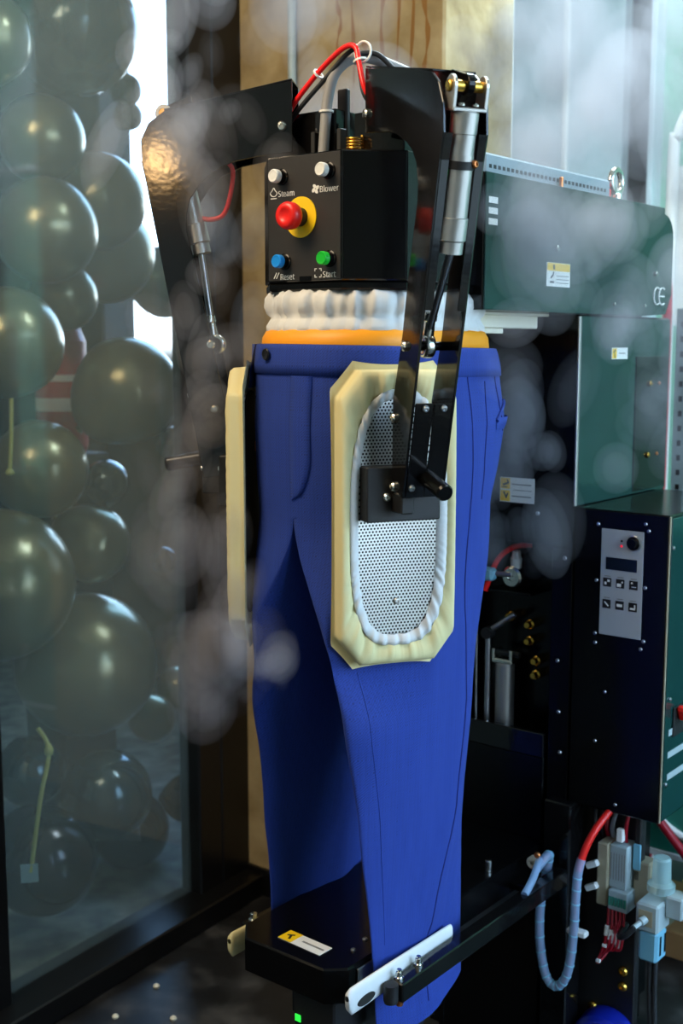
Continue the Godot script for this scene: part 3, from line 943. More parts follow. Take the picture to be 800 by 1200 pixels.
	# cable trunking with tick marks, eye bolt, small pin
	part(up, "cable_trunking", Shape.new().bb(Vector3(0.085, 1.772, -0.565), Vector3(0.145, 1.806, -0.12), 0.004), M["trunking grey"], "pale blue-grey cable trunking")
	for k in 30:
		part(up, "trunking_slot", Shape.new().bb(Vector3(0.1452, 1.782, -0.14 - k * 0.014), Vector3(0.1456, 1.788, -0.132 - k * 0.014)), M["dark hose"])
	part(up, "trunking_end", Shape.new().bb(Vector3(0.09, 1.774, -0.58), Vector3(0.14, 1.792, -0.566), 0.002), M["red plastic"], "red end piece")
	var ring := []
	for i in 29:
		var a := TAU * i / 28.0
		ring.append(Vector3(0.12, 1.813 + 0.022 * sin(a), -0.639 + 0.022 * cos(a)))
	part(up, "eye_bolt", Shape.new().tube(ring, 0.0068, 12), M["zinc"], "round lifting eye bolt")
	part(up, "eye_bolt_foot", Shape.new().rod(Vector3(0.12, 1.772, -0.639), Vector3(0.12, 1.790, -0.639), 0.012), M["zinc"])
	part(up, "pin", Shape.new().rod(Vector3(0.152, 1.772, -0.36), Vector3(0.152, 1.79, -0.36), 0.004), M["copper"])
	part(up, "rail", Shape.new().bb(Vector3(0.075, 1.527, -0.372), Vector3(0.105, 1.553, -0.12), 0.002), M["ivory paint"], "ivory guide rail under the housing")
	part(up, "rail_flange", Shape.new().bb(Vector3(0.07, 1.549, -0.395), Vector3(0.115, 1.5545, -0.12), 0.001), M["ivory paint"])
	part(up, "rail_shoe", Shape.new().bb(Vector3(0.08, 1.518, -0.26), Vector3(0.10, 1.527, -0.16), 0.001), M["ivory paint"])
	# ---- control head over the form
	var plan := PackedVector2Array([Vector2(-0.073, 0.159), Vector2(0.073, 0.159), Vector2(0.143, 0.089), Vector2(0.143, -0.10), Vector2(-0.143, -0.10), Vector2(-0.143, 0.089)])
	var pf := frame(Vector3.ZERO, Vector3(1, 0, 0), Vector3(0, 0, 1), Vector3(0, -1, 0))
	if Geometry2D.is_polygon_clockwise(plan): plan.reverse()
	var head := part(machine, "control_head", Shape.new().prism(pf, plan, -1.783, -1.594, 0.002), bl, "black angled control head with push buttons")
	var rim := PackedVector2Array()
	for v in plan: rim.append(v * 0.985 + Vector2(0, 0.001))
	part(head, "bottom_rim", Shape.new().prism(pf, rim, -1.594, -1.580, 0.003), M["black gloss"])
	part(head, "face_plate", Shape.new().bb(Vector3(-0.0715, 1.5965, 0.159), Vector3(0.0715, 1.781, 0.1604), 0.0006), M["satin charcoal"])
	part(head, "latch", Shape.new().bb(Vector3(-0.008, 1.594, 0.1604), Vector3(0.016, 1.602, 0.1612), 0.0003), M["black gloss"])
	var sl := Vector3(1, 0, 1).normalized()
	part(head, "angled_plate", Shape.new().box(frame(Vector3(0.108, 1.6885, 0.124) + sl * 0.0008, Vector3(1, 0, -1).normalized(), UPV, sl), Vector3(0.094, 0.184, 0.0014), 0.0005), M["black gloss"])
	var z := 0.1604
	var fwd := Vector3(0, 0, 1)
	for q in [[-0.042, 1.752, "white plastic", "round white push button"], [0.050, 1.754, "white plastic", "round white push button"], [-0.037, 1.625, "blue plastic", "round blue push button"], [0.052, 1.626, "green plastic", "round green push button"]]:
		var b := part(head, "push_button", Shape.new().lathe(Vector3(q[0], q[1], z), fwd, [Vector2(0.0125, 0), Vector2(0.0125, 0.002), Vector2(0.0105, 0.003), Vector2(0.0105, 0.012), Vector2(0.0, 0.012)], 24, true), M["black gloss"], q[3])
		part(head, "button_cap", Shape.new().lathe(Vector3(q[0], q[1], z + 0.011), fwd, [Vector2(0.0102, 0), Vector2(0.0102, 0.009), Vector2(0.0088, 0.011), Vector2(0.006, 0.0105), Vector2(0, 0.0105)], 24, true), M[q[2]], q[3])
	var ec := Vector3(-0.004, 1.690, z)
	part(head, "stop_plate", Shape.new().lathe(ec, fwd, [Vector2(0, 0), Vector2(0.0305, 0), Vector2(0.0305, 0.0015), Vector2(0, 0.0015)], 36, true), M["yellow plastic"], "round yellow stop plate")
	part(head, "stop_collar", Shape.new().lathe(ec, fwd, [Vector2(0.014, 0.0015), Vector2(0.014, 0.014), Vector2(0.011, 0.014), Vector2(0.011, 0.020)], 24, true), M["black matte"])
	part(head, "stop_button", Shape.new().lathe(ec + fwd * 0.018, fwd, [Vector2(0.011, 0), Vector2(0.0195, 0.002), Vector2(0.0205, 0.006), Vector2(0.0205, 0.015), Vector2(0.018, 0.020), Vector2(0.010, 0.0215), Vector2(0.009, 0.0205), Vector2(0, 0.0205)], 30), M["red plastic"], "red mushroom stop button")
	var bs := Basis()
	text(head, "Steam", Vector3(-0.050, 1.727, z + 0.0004), bs, 0.00037, "print white")
	text(head, "Blower", Vector3(0.032, 1.728, z + 0.0004), bs, 0.00037, "print white")
	text(head, "Reset", Vector3(-0.047, 1.602, z + 0.0004), bs, 0.00037, "print white")
	text(head, "Start", Vector3(0.038, 1.603, z + 0.0004), bs, 0.00037, "print white")
	var ic := Shape.new()      # cloud with its base line
	ic.tube(curve([Vector3(-0.062, 1.7245, z + 0.0004), Vector3(-0.066, 1.729, z + 0.0004), Vector3(-0.062, 1.733, z + 0.0004), Vector3(-0.059, 1.737, z + 0.0004), Vector3(-0.056, 1.733, z + 0.0004), Vector3(-0.052, 1.729, z + 0.0004), Vector3(-0.056, 1.7245, z + 0.0004), Vector3(-0.062, 1.7245, z + 0.0004)], 4), 0.0007, 6)
	ic.bb(Vector3(-0.065, 1.7205, z), Vector3(-0.053, 1.7218, z + 0.0006))
	part(head, "symbol", ic, M["print white"], "white steam symbol")
	ic = Shape.new()           # four fan blades
	for k in 4:
		var a := TAU * k / 4.0 + 0.4
		var pl := PackedVector2Array()
		for i in 10:
			var t := TAU * i / 10.0
			pl.append(Vector2(0.0038 * cos(t), 0.0026 * sin(t)))
		ic.prism(Transform3D(Basis(fwd, a), Vector3(0.0245, 1.7295, z)) * Transform3D(Basis(fwd, 0.5), Vector3(0.0042, 0, 0)), pl, 0.0, 0.0006)
	part(head, "symbol", ic, M["print white"], "white fan symbol")
	ic = Shape.new()
	for k in 2:
		ic.box(Transform3D(Basis(fwd, -0.55), Vector3(-0.057 + k * 0.005, 1.6045, z + 0.0003)), Vector3(0.0014, 0.0105, 0.0006))
	part(head, "symbol", ic, M["print white"], "two white slanting strokes")
	ic = Shape.new()
	for k in 4:
		var bb := Basis(fwd, PI / 2 * k)
		for e in [-1.0, 1.0]:
			ic.box(Transform3D(bb, Vector3(0.029, 1.606, z + 0.0003)) * Transform3D(Basis(), Vector3(0.0045 * e, 0.0062, 0)), Vector3(0.0042, 0.0013, 0.0006))
	part(head, "symbol", ic, M["print white"], "white broken square")
	bolt(head, Vector3(0.143, 1.752, 0.030), Vector3(1, 0, 0), 0.006)
	# ---- parts standing on the head
	part(head, "hinge_block", Shape.new().bb(Vector3(-0.125, 1.783, 0.02), Vector3(-0.006, 1.862, 0.075), 0.002), bl, "black hinge block")
	part(head, "hinge_block", Shape.new().bb(Vector3(0.03, 1.783, 0.02), Vector3(0.125, 1.85, 0.075), 0.002), bl, "black hinge block")
	part(head, "hose_bracket", Shape.new().bb(Vector3(-0.022, 1.783, 0.042), Vector3(-0.002, 1.895, 0.052), 0.002), M["black matte"])
	for x in [-0.040, 0.012]:
		part(head, "stud", Shape.new().bb(Vector3(x - 0.004, 1.783, 0.075), Vector3(x + 0.004, 1.828, 0.09), 0.001), M["black matte"])
	var sp := []
	for i in 73:
		var a := TAU * i / 12.0
		sp.append(Vector3(0.040 + 0.013 * cos(a), 1.785 + 0.028 * i / 72.0, 0.085 + 0.013 * sin(a)))
	part(head, "spring", Shape.new().tube(sp, 0.0018, 6), M["brass"], "small coil spring")
	var hose := [Vector3(-0.021, 1.783, 0.088), Vector3(-0.019, 1.83, 0.085), Vector3(-0.016, 1.875, 0.082), Vector3(-0.002, 1.916, 0.078), Vector3(0.026, 1.936, 0.06), Vector3(0.055, 1.928, 0.02), Vector3(0.085, 1.90, -0.05), Vector3(0.09, 1.83, -0.13), Vector3(0.09, 1.775, -0.16)]
	part(head, "main_hose", Shape.new().tube(curve(hose, 8), 0.0085, 14), M["grey hose"], "grey bundled hose")
	part(head, "tube_red", Shape.new().tube(curve([Vector3(-0.10, 1.855, 0.085), Vector3(-0.070, 1.880, 0.092), Vector3(-0.022, 1.918, 0.092), Vector3(0.02, 1.944, 0.09), Vector3(0.044, 1.943, 0.09), Vector3(0.056, 1.915, 0.095), Vector3(0.070, 1.875, 0.097), Vector3(0.085, 1.85, 0.08)], 6), 0.0042, 10), M["red tube"], "bright red air tube")
	part(head, "tube_dark", Shape.new().tube(curve([Vector3(-0.10, 1.845, 0.080), Vector3(-0.066, 1.870, 0.086), Vector3(-0.018, 1.905, 0.086), Vector3(0.02, 1.936, 0.082), Vector3(0.042, 1.94, 0.082), Vector3(0.052, 1.905, 0.088), Vector3(0.064, 1.868, 0.09), Vector3(0.08, 1.845, 0.07)], 6), 0.0038, 10), M["dark hose"], "dark air tube")
	part(head, "tube_blue", Shape.new().tube(curve([Vector3(0.03, 1.938, 0.07), Vector3(0.055, 1.938, 0.05), Vector3(0.075, 1.915, 0.03), Vector3(0.10, 1.89, 0.0)], 6), 0.004, 10), M["dark hose"], "dark air tube")
	for q in [[Vector3(-0.028, 1.913, 0.090), 0.0085, Vector3(1, 0.8, 0)], [Vector3(0.052, 1.922, 0.088), 0.010, Vector3(0.3, -1, 0)], [Vector3(-0.0175, 1.857, 0.0835), 0.0105, Vector3(0, 1, 0)]]:
		part(head, "cable_tie", Shape.new().lathe(q[0] - q[2].normalized() * 0.0015, q[2], [Vector2(q[1] - 0.001, 0), Vector2(q[1] + 0.0008, 0), Vector2(q[1] + 0.0008, 0.003), Vector2(q[1] - 0.001, 0.003)], 18, true), M["white plastic"], "white cable tie")
	var loop := []
	for i in 21:
		var a := TAU * i / 20.0
		loop.append(Vector3(0.055 + 0.015 * cos(a), 1.935 + 0.015 * sin(a), 0.085))
	part(head, "cable_tie", Shape.new().tube(loop, 0.0018, 6), M["white plastic"], "loose loop of a white cable tie")
	# ---- swing arms, their profiles in the plane of the plates (outward, height)
	press_arm(-1.0, [[-0.016, 1.907], [0.128, 1.881], [0.190, 1.866], [0.216, 1.848], [0.229, 1.822], [0.228, 1.79], [0.221, 1.757], [0.177, 1.52], [0.134, 1.281], [0.094, 1.287], [0.094, 1.394], [0.107, 1.45], [0.136, 1.588], [0.156, 1.68], [0.156, 1.705], [0.150, 1.729], [0.134, 1.752], [0.111, 1.772], [0.078, 1.786], [0.042, 1.793], [-0.016, 1.799]],
		[Vector2(0.186, 1.835), Vector2(0.141, 1.645), Vector2.ZERO, Vector2(0.119, 1.499), Vector2.ZERO, Vector2(0.114, 1.395), Vector2(0.104, 1.298)])
	press_arm(1.0, [[-0.008, 1.905], [0.160, 1.871], [0.228, 1.853], [0.250, 1.836], [0.264, 1.808], [0.266, 1.77], [0.255, 1.738], [0.208, 1.545], [0.141, 1.280], [0.102, 1.282], [0.104, 1.418], [0.137, 1.512], [0.155, 1.588], [0.185, 1.69], [0.187, 1.715], [0.180, 1.744], [0.166, 1.762], [0.144, 1.777], [0.110, 1.792], [0.083, 1.799], [-0.008, 1.812]],
		[Vector2(0.262, 1.799), Vector2(0.222, 1.621), Vector2.ZERO, Vector2(0.150, 1.497), Vector2.ZERO, Vector2(0.112, 1.394), Vector2(0.112, 1.294)])
	build_form()
	build_platform()
	build_control_box()
	build_pneumatics()

func build_form() -> void:
	# white gathered cover between head and waist, then the orange band
	var n := 260
	var nz := FastNoiseLite.new()
	nz.seed = 3
	nz.frequency = 1.0
	var rings := []
	for q in [[1.498, -0.004], [1.516, -0.003], [1.5215, 0.001], [1.528, 0.003], [1.537, 0.0005], [1.541, 0.0], [1.548, 0.006], [1.558, 0.010], [1.570, 0.009], [1.578, 0.003], [1.583, -0.006], [1.586, -0.02]]:
		var ring := []
		for j in n:
			var a := TAU * j / n
			var w: float = sin(a * 26.0 + 5.0 * nz.get_noise_2d(cos(a) * 2.5, sin(a) * 2.5) + (q[0] - 1.55) * 40.0 * nz.get_noise_2d(cos(a) * 4.0 + 9.0, sin(a) * 4.0))
			var k: float = 0.0055 if q[0] > 1.543 else 0.0022 if q[0] > 1.52 else 0.0
			var p := form_xz(a, q[0], q[1] + w * k)
			p.y += 0.0035 * nz.get_noise_2d(cos(a) * 6.0, sin(a) * 6.0) * clampf((q[0] - 1.56) * 60.0, 0.0, 1.0)
			ring.append(p)
		rings.append(ring)
	var s := Shape.new()
	s.smooth()
	s.loft(rings, true)
	var fc := part(machine, "form_cover", s, M["white elastic cloth"], "white gathered cloth cover under the head")
	rings = []
	for q in [[1.488, -0.001], [1.494, 0.003], [1.510, 0.0045], [1.520, 0.002], [1.523, -0.003]]:
		var ring := []
		for j in n: 
			var p := form_xz(TAU * j / n, q[0], q[1])
			ring.append(p)
		rings.append(ring)
	s = Shape.new()
	s.smooth()
	s.loft(rings, true)
	part(fc, "orange_band", s, M["orange band"], "orange rubber band at the waist")

# plan of the stretching form at the waist: a runs from the front towards +x
func form_xz(a: float, y: float, grow: float) -> Vector3:
	var k := clampf((y - 1.50) / 0.05, 0.0, 1.0)
	var w := lerpf(0.150, 0.138, k) + grow
	var zf := lerpf(0.176, 0.157, k) + grow
	var zb := -lerpf(0.235, 0.21, k) - grow
	var c := cos(a)
	var sn := sin(a)
	var n := 2.5
	var zc := -0.03
	var hz := (zf - zc) if c > 0 else (zc - zb)
	var r := pow(pow(absf(sn), n) + pow(absf(c), n), -1.0 / n)
	return Vector3(w * sn * r, y, zc + hz * c * r)

func build_platform() -> void:
	var bl: Material = M["black powder coat"]
	var p := PackedVector2Array([Vector2(-0.085, 0.217), Vector2(0.082, 0.217), Vector2(0.112, 0.190), Vector2(0.112, -0.432), Vector2(-0.118, -0.432), Vector2(-0.118, 0.180)])
	var pf := frame(Vector3.ZERO, Vector3(1, 0, 0), Vector3(0, 0, 1), Vector3(0, -1, 0))
	if Geometry2D.is_polygon_clockwise(p): p.reverse()
	var pl := part(machine, "platform", Shape.new().prism(pf, p, -0.53, -0.470, 0.003), M["black gloss"], "black steel platform between the trouser legs")
	part(pl, "support_beam", Shape.new().bb(Vector3(-0.07, 0.36, -0.432), Vector3(0.07, 0.470, 0.12), 0.004), M["black matte"])
	part(pl, "foot_column", Shape.new().bb(Vector3(-0.06, 0.0, -0.10), Vector3(0.06, 0.36, 0.04), 0.004), M["black matte"])
	part(pl, "sensor_box", Shape.new().bb(Vector3(0.010, 0.405, 0.12), Vector3(0.095, 0.470, 0.205), 0.003), M["black matte"], "small black sensor box")
	part(pl, "sensor_light", Shape.new().bb(Vector3(0.014, 0.415, 0.205), Vector3(0.026, 0.427, 0.2065), 0.0004), M["green led"], "green pilot light")
	sticker(pl, frame(Vector3(0.005, 0.5307, 0.170), Vector3(1, 0, 0.04).normalized(), Vector3(0.04, 0, -1).normalized(), UPV), Vector2(0.092, 0.031), [[-0.032, 0, 0.028, 0.031]], [[-0.033, 0.003, 0.013, 0.004, 0.5], [-0.030, -0.003, 0.004, 0.012, 0.4]], [[0.018, 0.0, 0.046, 0.004]], "yellow and white warning label on the platform")
	for q in [[0.02, -0.06, 0.011], [0.045, -0.02, 0.004], [0.075, 0.10, 0.004], [0.082, 0.14, 0.004]]:
		bolt(pl, Vector3(q[0], 0.53, q[1]), UPV, q[2] * 0.6 + 0.002, "steel", "screw")
	part(pl, "stud", Shape.new().rod(Vector3(0.05, 0.53, -0.02), Vector3(0.05, 0.547, -0.02), 0.0035), M["steel"])
	part(pl, "stud", Shape.new().rod(Vector3(0.095, 0.53, -0.25), Vector3(0.095, 0.552, -0.25), 0.0065), M["zinc"])
	# hem clamps on either side
	for sg in [1.0, -1.0]:
		var bar := Shape.new()
		var x0: float = 0.162 if sg > 0 else -0.176
		var zf: float = 0.150 if sg > 0 else 0.130
		var by: float = 0.480 if sg > 0 else 0.462
		var sy: float = 0.510 if sg > 0 else 0.485
		bar.bb(Vector3(x0, by, -0.385), Vector3(x0 + 0.026, by + 0.032, zf), 0.002)
		var hb := part(pl, "hem_clamp_bar", bar, bl, "black bar of the hem clamp")
		part(hb, "bar_bracket", Shape.new().bb(Vector3(minf(sg * 0.10, x0 + 0.013), by + 0.002, -0.36), Vector3(maxf(sg * 0.10, x0 + 0.013), by + 0.016, -0.30), 0.002), bl)
		# padded strip
		var pts := []
		var rings := []
		var zs := [0.245, 0.243, 0.235, 0.20, 0.10, 0.0, -0.03, -0.037, -0.038] if sg > 0 else [0.192, 0.191, 0.185, 0.165, 0.10, 0.0, -0.03, -0.037, -0.038]
		for i in zs.size():
			var k: float = [0.2, 0.7, 1.0, 1.0, 0.9, 0.75, 0.7, 0.65, 0.2][i]
			var hh: float = 0.022 * k
			var ring := []
			for j in 16:
				var a := TAU * j / 16.0
				ring.append(Vector3((0.1520 if sg > 0 else -0.1450) + 0.0062 * (0.5 + 0.5 * k) * cos(a), sy + hh * signf(sin(a)) * pow(absf(sin(a)), 0.6) + 0.010 * (1.0 - k), zs[i]))
			ring.reverse()
			rings.append(ring)
		var s := Shape.new()
		s.smooth()
		s.loft(rings, true)
		part(hb, "padded_strip", s, M["white elastic cloth"] if sg > 0 else M["cream cover cloth"], "padded cloth strip pressing the hem")
		if sg > 0:
			var slot := PackedVector2Array()
			for j in 20:
				var a := TAU * j / 20.0
				slot.append(Vector2(-0.205 + 0.022 * cos(a), 0.503 + 0.008 * sin(a)))
			if Geometry2D.is_polygon_clockwise(slot): slot.reverse()
			part(hb, "strip_slot", Shape.new().prism(frame(Vector3.ZERO, Vector3(0, 0, -1), UPV, Vector3(1, 0, 0)), slot, 0.1578, 0.1592), M["dark felt"])
			part(hb, "knuckle", Shape.new().lathe(Vector3(0.172, 0.482, 0.160), UPV, [Vector2(0, 0), Vector2(0.011, 0), Vector2(0.012, 0.004), Vector2(0.012, 0.030), Vector2(0, 0.032)], 12, true), M["black matte"])
			for z in [0.138, 0.085]:
				part(hb, "clamp_bolt", Shape.new().lathe(Vector3(0.172, 0.512, z), UPV, [Vector2(0, 0), Vector2(0.008, 0), Vector2(0.008, 0.003), Vector2(0.0055, 0.004), Vector2(0.0055, 0.012), Vector2(0.004, 0.013), Vector2(0.004, 0.016), Vector2(0, 0.016)], 6, true), M["zinc"])
			part(hb, "clamp_bolt", Shape.new().lathe(Vector3(0.176, 0.480, 0.142), -UPV, [Vector2(0, 0), Vector2(0.006, 0), Vector2(0.006, 0.009), Vector2(0, 0.010)], 6, true), M["copper"])
		else:
			part(hb, "clamp_bolt", Shape.new().lathe(Vector3(-0.162, 0.494, 0.112), UPV, [Vector2(0, 0), Vector2(0.010, 0), Vector2(0.010, 0.004), Vector2(0.006, 0.005), Vector2(0.006, 0.014), Vector2(0, 0.016)], 8, true), M["zinc"])
	# end plate of the right platform side
	part(pl, "side_clip", Shape.new().bb(Vector3(0.112, 0.492, 0.10), Vector3(0.116, 0.522, 0.17), 0.001), M["steel"])

func build_control_box() -> void:
	var z := -0.428
	var box := part(machine, "control_box", Shape.new().bb(Vector3(0.161, 0.627, -0.80), Vector3(0.347, 1.199, z), 0.003), M["black gloss"], "black control box on the cabinet side")
	part(box, "side_panel", Shape.new().bb(Vector3(0.347, 0.633, -0.795), Vector3(0.3495, 1.193, z - 0.006), 0.001), M["teal panel"], "green side of the control box")
	part(box, "edge_strip", Shape.new().bb(Vector3(0.3462, 0.63, z - 0.003), Vector3(0.3490, 1.197, z + 0.0005), 0.0005), M["beige plastic"])
	for k in 3:
		part(box, "vent_slot", Shape.new().bb(Vector3(0.3495, 0.79 - k * 0.042, -0.60), Vector3(0.3502, 0.802 - k * 0.042, -0.45)), M["pale grey plastic"])
	var fp := part(box, "keypad_panel", Shape.new().bb(Vector3(0.2165, 0.967, z), Vector3(0.2995, 1.165, z + 0.0012), 0.0004), M["panel grey"], "grey membrane keypad")
	var zz := z + 0.0012
	part(box, "display", Shape.new().bb(Vector3(0.227, 1.090, zz), Vector3(0.288, 1.113, zz + 0.0008)), M["dark screen"], "dark display window")
	part(box, "knob", Shape.new().lathe(Vector3(0.281, 1.1435, zz), Vector3(0, 0, 1), [Vector2(0.0125, 0), Vector2(0.0125, 0.005), Vector2(0.0095, 0.006), Vector2(0.0085, 0.013), Vector2(0, 0.013)], 24, true), M["black gloss"], "black round knob")
	part(box, "knob_ring", Shape.new().lathe(Vector3(0.281, 1.1435, zz), Vector3(0, 0, 1), [Vector2(0.0125, 0), Vector2(0.0142, 0.0005), Vector2(0.0142, 0.003), Vector2(0.0125, 0.004)], 24, true), M["steel"])
	part(box, "indicator", Shape.new().lathe(Vector3(0.2565, 1.145, zz), Vector3(0, 0, 1), [Vector2(0, 0), Vector2(0.0022, 0), Vector2(0, 0.0012)], 12), M["dark screen"])
	part(box, "indicator", Shape.new().lathe(Vector3(0.2565, 1.1355, zz), Vector3(0, 0, 1), [Vector2(0, 0), Vector2(0.0024, 0), Vector2(0, 0.0012)], 12), M["red led"], "red pilot light")
	for i in 2:
		for j in 3:
			var cx: float = [0.2305, 0.2565, 0.2825][j]
			var cy: float = [1.066, 1.0255][i]
			part(box, "key", Shape.new().bx(Vector3(cx, cy, zz + 0.0004), Vector3(0.0165, 0.0165, 0.0008), 0.0003), M["key black"], "black square key")
			part(box, "key_caption", Shape.new().bx(Vector3(cx, cy + 0.0115, zz + 0.0002), Vector3(0.012, 0.0016, 0.0004)), M["print grey"])
			var k := i * 3 + j
			var sy := Shape.new()
			var c := Vector3(cx, cy, zz + 0.0010)
			if k == 0: sy.bx(c + Vector3(0.003, 0.003, 0), Vector3(0.005, 0.004, 0.0004)).bx(c + Vector3(-0.003, -0.002, 0), Vector3(0.004, 0.005, 0.0004))
			elif k == 1: sy.bx(c + Vector3(-0.002, -0.003, 0), Vector3(0.008, 0.006, 0.0004)).bx(c + Vector3(0.004, 0.003, 0), Vector3(0.003, 0.003, 0.0004))
			elif k == 2: sy.bx(c + Vector3(-0.003, 0.004, 0), Vector3(0.003, 0.003, 0.0004)).bx(c + Vector3(0.001, -0.003, 0), Vector3(0.009, 0.001, 0.0004))
			elif k == 3: sy.box(Transform3D(Basis(Vector3(0, 0, 1), 0.8), c), Vector3(0.0025, 0.011, 0.0004))
			elif k == 4: sy.bx(c, Vector3(0.011, 0.005, 0.0004))
			else: sy.bx(c + Vector3(0, -0.003, 0), Vector3(0.010, 0.0035, 0.0004)).bx(c + Vector3(0.004, 0.001, 0), Vector3(0.0025, 0.007, 0.0004))
			part(box, "key_symbol", sy, M["print white"])
	for q in [[0.209, 1.172], [0.302, 1.180], [0.308, 1.168], [0.2085, 1.067], [0.305, 1.064], [0.2085, 0.967], [0.2095, 0.949], [0.305, 0.965], [0.300, 0.950], [0.232, 0.858], [0.215, 0.76], [0.26, 0.645]]:
		bolt(box, Vector3(q[0], q[1], z), Vector3(0, 0, 1), 0.0035, "steel", "screw")
	for q in [[1.14, -0.44], [0.86, -0.45], [0.70, -0.445]]:
		bolt(box, Vector3(0.3495, q[0], q[1]), Vector3(1, 0, 0), 0.004, "steel", "screw")
	# red switch on the green side
	var sw := part(box, "switch_plate", Shape.new().bb(Vector3(0.3495, 0.785, -0.51), Vector3(0.353, 0.84, -0.465), 0.001), M["black matte"], "black switch plate")
	part(box, "switch_lever", Shape.new().box(Transform3D(Basis(Vector3(1, 0, 0), 0.5), Vector3(0.362, 0.828, -0.485)), Vector3(0.020, 0.032, 0.016), 0.005), M["red plastic"], "red switch lever")

func build_pneumatics() -> void:
	# inside the recess: valve, small cylinder and fittings
	var v := part(machine, "steam_valve", Shape.new().lathe(Vector3(0.0, 1.040, -0.52), Vector3(0, 0, 1), [Vector2(0, 0), Vector2(0.012, 0), Vector2(0.012, 0.03), Vector2(0.021, 0.032), Vector2(0.0225, 0.036), Vector2(0.0225, 0.046), Vector2(0.018, 0.049), Vector2(0.008, 0.049), Vector2(0.007, 0.045), Vector2(0, 0.045)], 24, true), M["zinc"], "round silver valve with an elbow")
	part(v, "white_fitting", Shape.new().lathe(Vector3(0.004, 1.058, -0.485), UPV, [Vector2(0, 0), Vector2(0.011, 0), Vector2(0.012, 0.018), Vector2(0.009, 0.024), Vector2(0.008, 0.034), Vector2(0, 0.036)], 16, true), M["white plastic"], "white tube fitting")
	part(v, "blue_fitting", Shape.new().bx(Vector3(-0.040, 1.045, -0.455), Vector3(0.026, 0.026, 0.024), 0.005), M["pale blue plastic"], "pale blue tube fitting")
	part(v, "link", Shape.new().rod(Vector3(-0.030, 1.046, -0.46), Vector3(0.0, 1.045, -0.473), 0.005), M["steel"])
	part(v, "tube", Shape.new().tube(curve([Vector3(-0.048, 1.010, -0.455), Vector3(-0.042, 1.035, -0.46), Vector3(-0.028, 1.075, -0.47), Vector3(0.0, 1.10, -0.48), Vector3(0.03, 1.105, -0.50)], 6), 0.0055, 10), M["red tube"], "red tube")
	part(v, "shelf", Shape.new().bb(Vector3(-0.04, 1.010, -0.52), Vector3(0.055, 1.016, -0.452), 0.001), M["black gloss"])
	var c := part(machine, "lift_cylinder", Shape.new().lathe(Vector3(-0.014, 0.70, -0.48), UPV, [Vector2(0, 0), Vector2(0.021, 0), Vector2(0.021, 0.012), Vector2(0.0195, 0.014), Vector2(0.0195, 0.160), Vector2(0.018, 0.163), Vector2(0.0, 0.163)], 28, true), M["aluminium"], "upright silver cylinder behind the ledge")
	part(c, "yoke", Shape.new().bb(Vector3(-0.036, 0.863, -0.497), Vector3(0.010, 0.872, -0.463), 0.002).bb(Vector3(-0.036, 0.872, -0.497), Vector3(-0.030, 0.892, -0.463), 0.001).bb(Vector3(0.004, 0.872, -0.497), Vector3(0.010, 0.892, -0.463), 0.001), M["zinc"], "silver yoke")
	part(c, "yoke_pin", Shape.new().rod(Vector3(-0.045, 0.882, -0.48), Vector3(0.02, 0.882, -0.48), 0.006), M["black matte"])
	part(c, "side_rod", Shape.new().rod(Vector3(-0.046, 0.72, -0.465), Vector3(-0.046, 0.92, -0.465), 0.006), M["steel"])
	part(c, "long_rod", Shape.new().rod(Vector3(-0.066, 0.74, -0.455), Vector3(-0.068, 1.06, -0.455), 0.0025), M["steel"])
	part(c, "link_arm", Shape.new().rod(Vector3(-0.046, 0.925, -0.47), Vector3(0.006, 0.965, -0.48), 0.006), M["steel"])
	part(c, "link_pivot", Shape.new().lathe(Vector3(-0.046, 0.922, -0.475), Vector3(0, 0, 1), [Vector2(0, 0), Vector2(0.012, 0), Vector2(0.012, 0.02), Vector2(0, 0.02)], 16, true), M["black matte"])
	for q in [[-0.014, 0.955], [0.030, 0.944], [0.030, 0.910], [0.046, 0.872], [0.046, 0.843]]:
		var b := part(machine, "brass_fitting", Shape.new().lathe(Vector3(q[0], q[1], -0.52), Vector3(0, 0, 1), [Vector2(0, 0), Vector2(0.010, 0), Vector2(0.010, 0.022), Vector2(0.007, 0.024), Vector2(0.006, 0.034), Vector2(0, 0.034)], 8, true), M["brass"], "small brass fitting")
	# hose from the clamp to the cabinet
	var hp := curve([Vector3(0.150, 0.520, -0.33), Vector3(0.158, 0.540, -0.355), Vector3(0.152, 0.525, -0.375), Vector3(0.146, 0.45, -0.36), Vector3(0.150, 0.37, -0.352), Vector3(0.166, 0.305, -0.35), Vector3(0.190, 0.292, -0.35), Vector3(0.210, 0.325, -0.352), Vector3(0.218, 0.40, -0.356), Vector3(0.219, 0.48, -0.36), Vector3(0.222, 0.54, -0.368), Vector3(0.236, 0.60, -0.40), Vector3(0.262, 0.66, -0.48)], 8)
	var h := part(machine, "spiral_hose", Shape.new().tube(hp.slice(0, 82), 0.0085, 14), M["clear tube"], "clear spiral wrapped hose loop")
	part(h, "inner_tube", Shape.new().tube(hp.slice(0, 78), 0.0035, 8), M["red wire"])
	for i in range(10, 78, 3):
		var w: Vector3 = (hp[i + 1] - hp[i - 1]).normalized()
		part(h, "spiral_turn", Shape.new().lathe(hp[i], w + Vector3(0.12, 0.1, 0), [Vector2(0.0084, 0), Vector2(0.0093, 0.0006), Vector2(0.0093, 0.0026), Vector2(0.0084, 0.0032)], 14), M["pale blue plastic"])
	part(h, "red_lead", Shape.new().tube(hp.slice(78), 0.007, 10), M["red plastic"], "red lead")
	part(h, "hose_clip", Shape.new().bx(Vector3(0.222, 0.405, -0.365), Vector3(0.040, 0.012, 0.018), 0.003), M["white plastic"], "white hose clip")
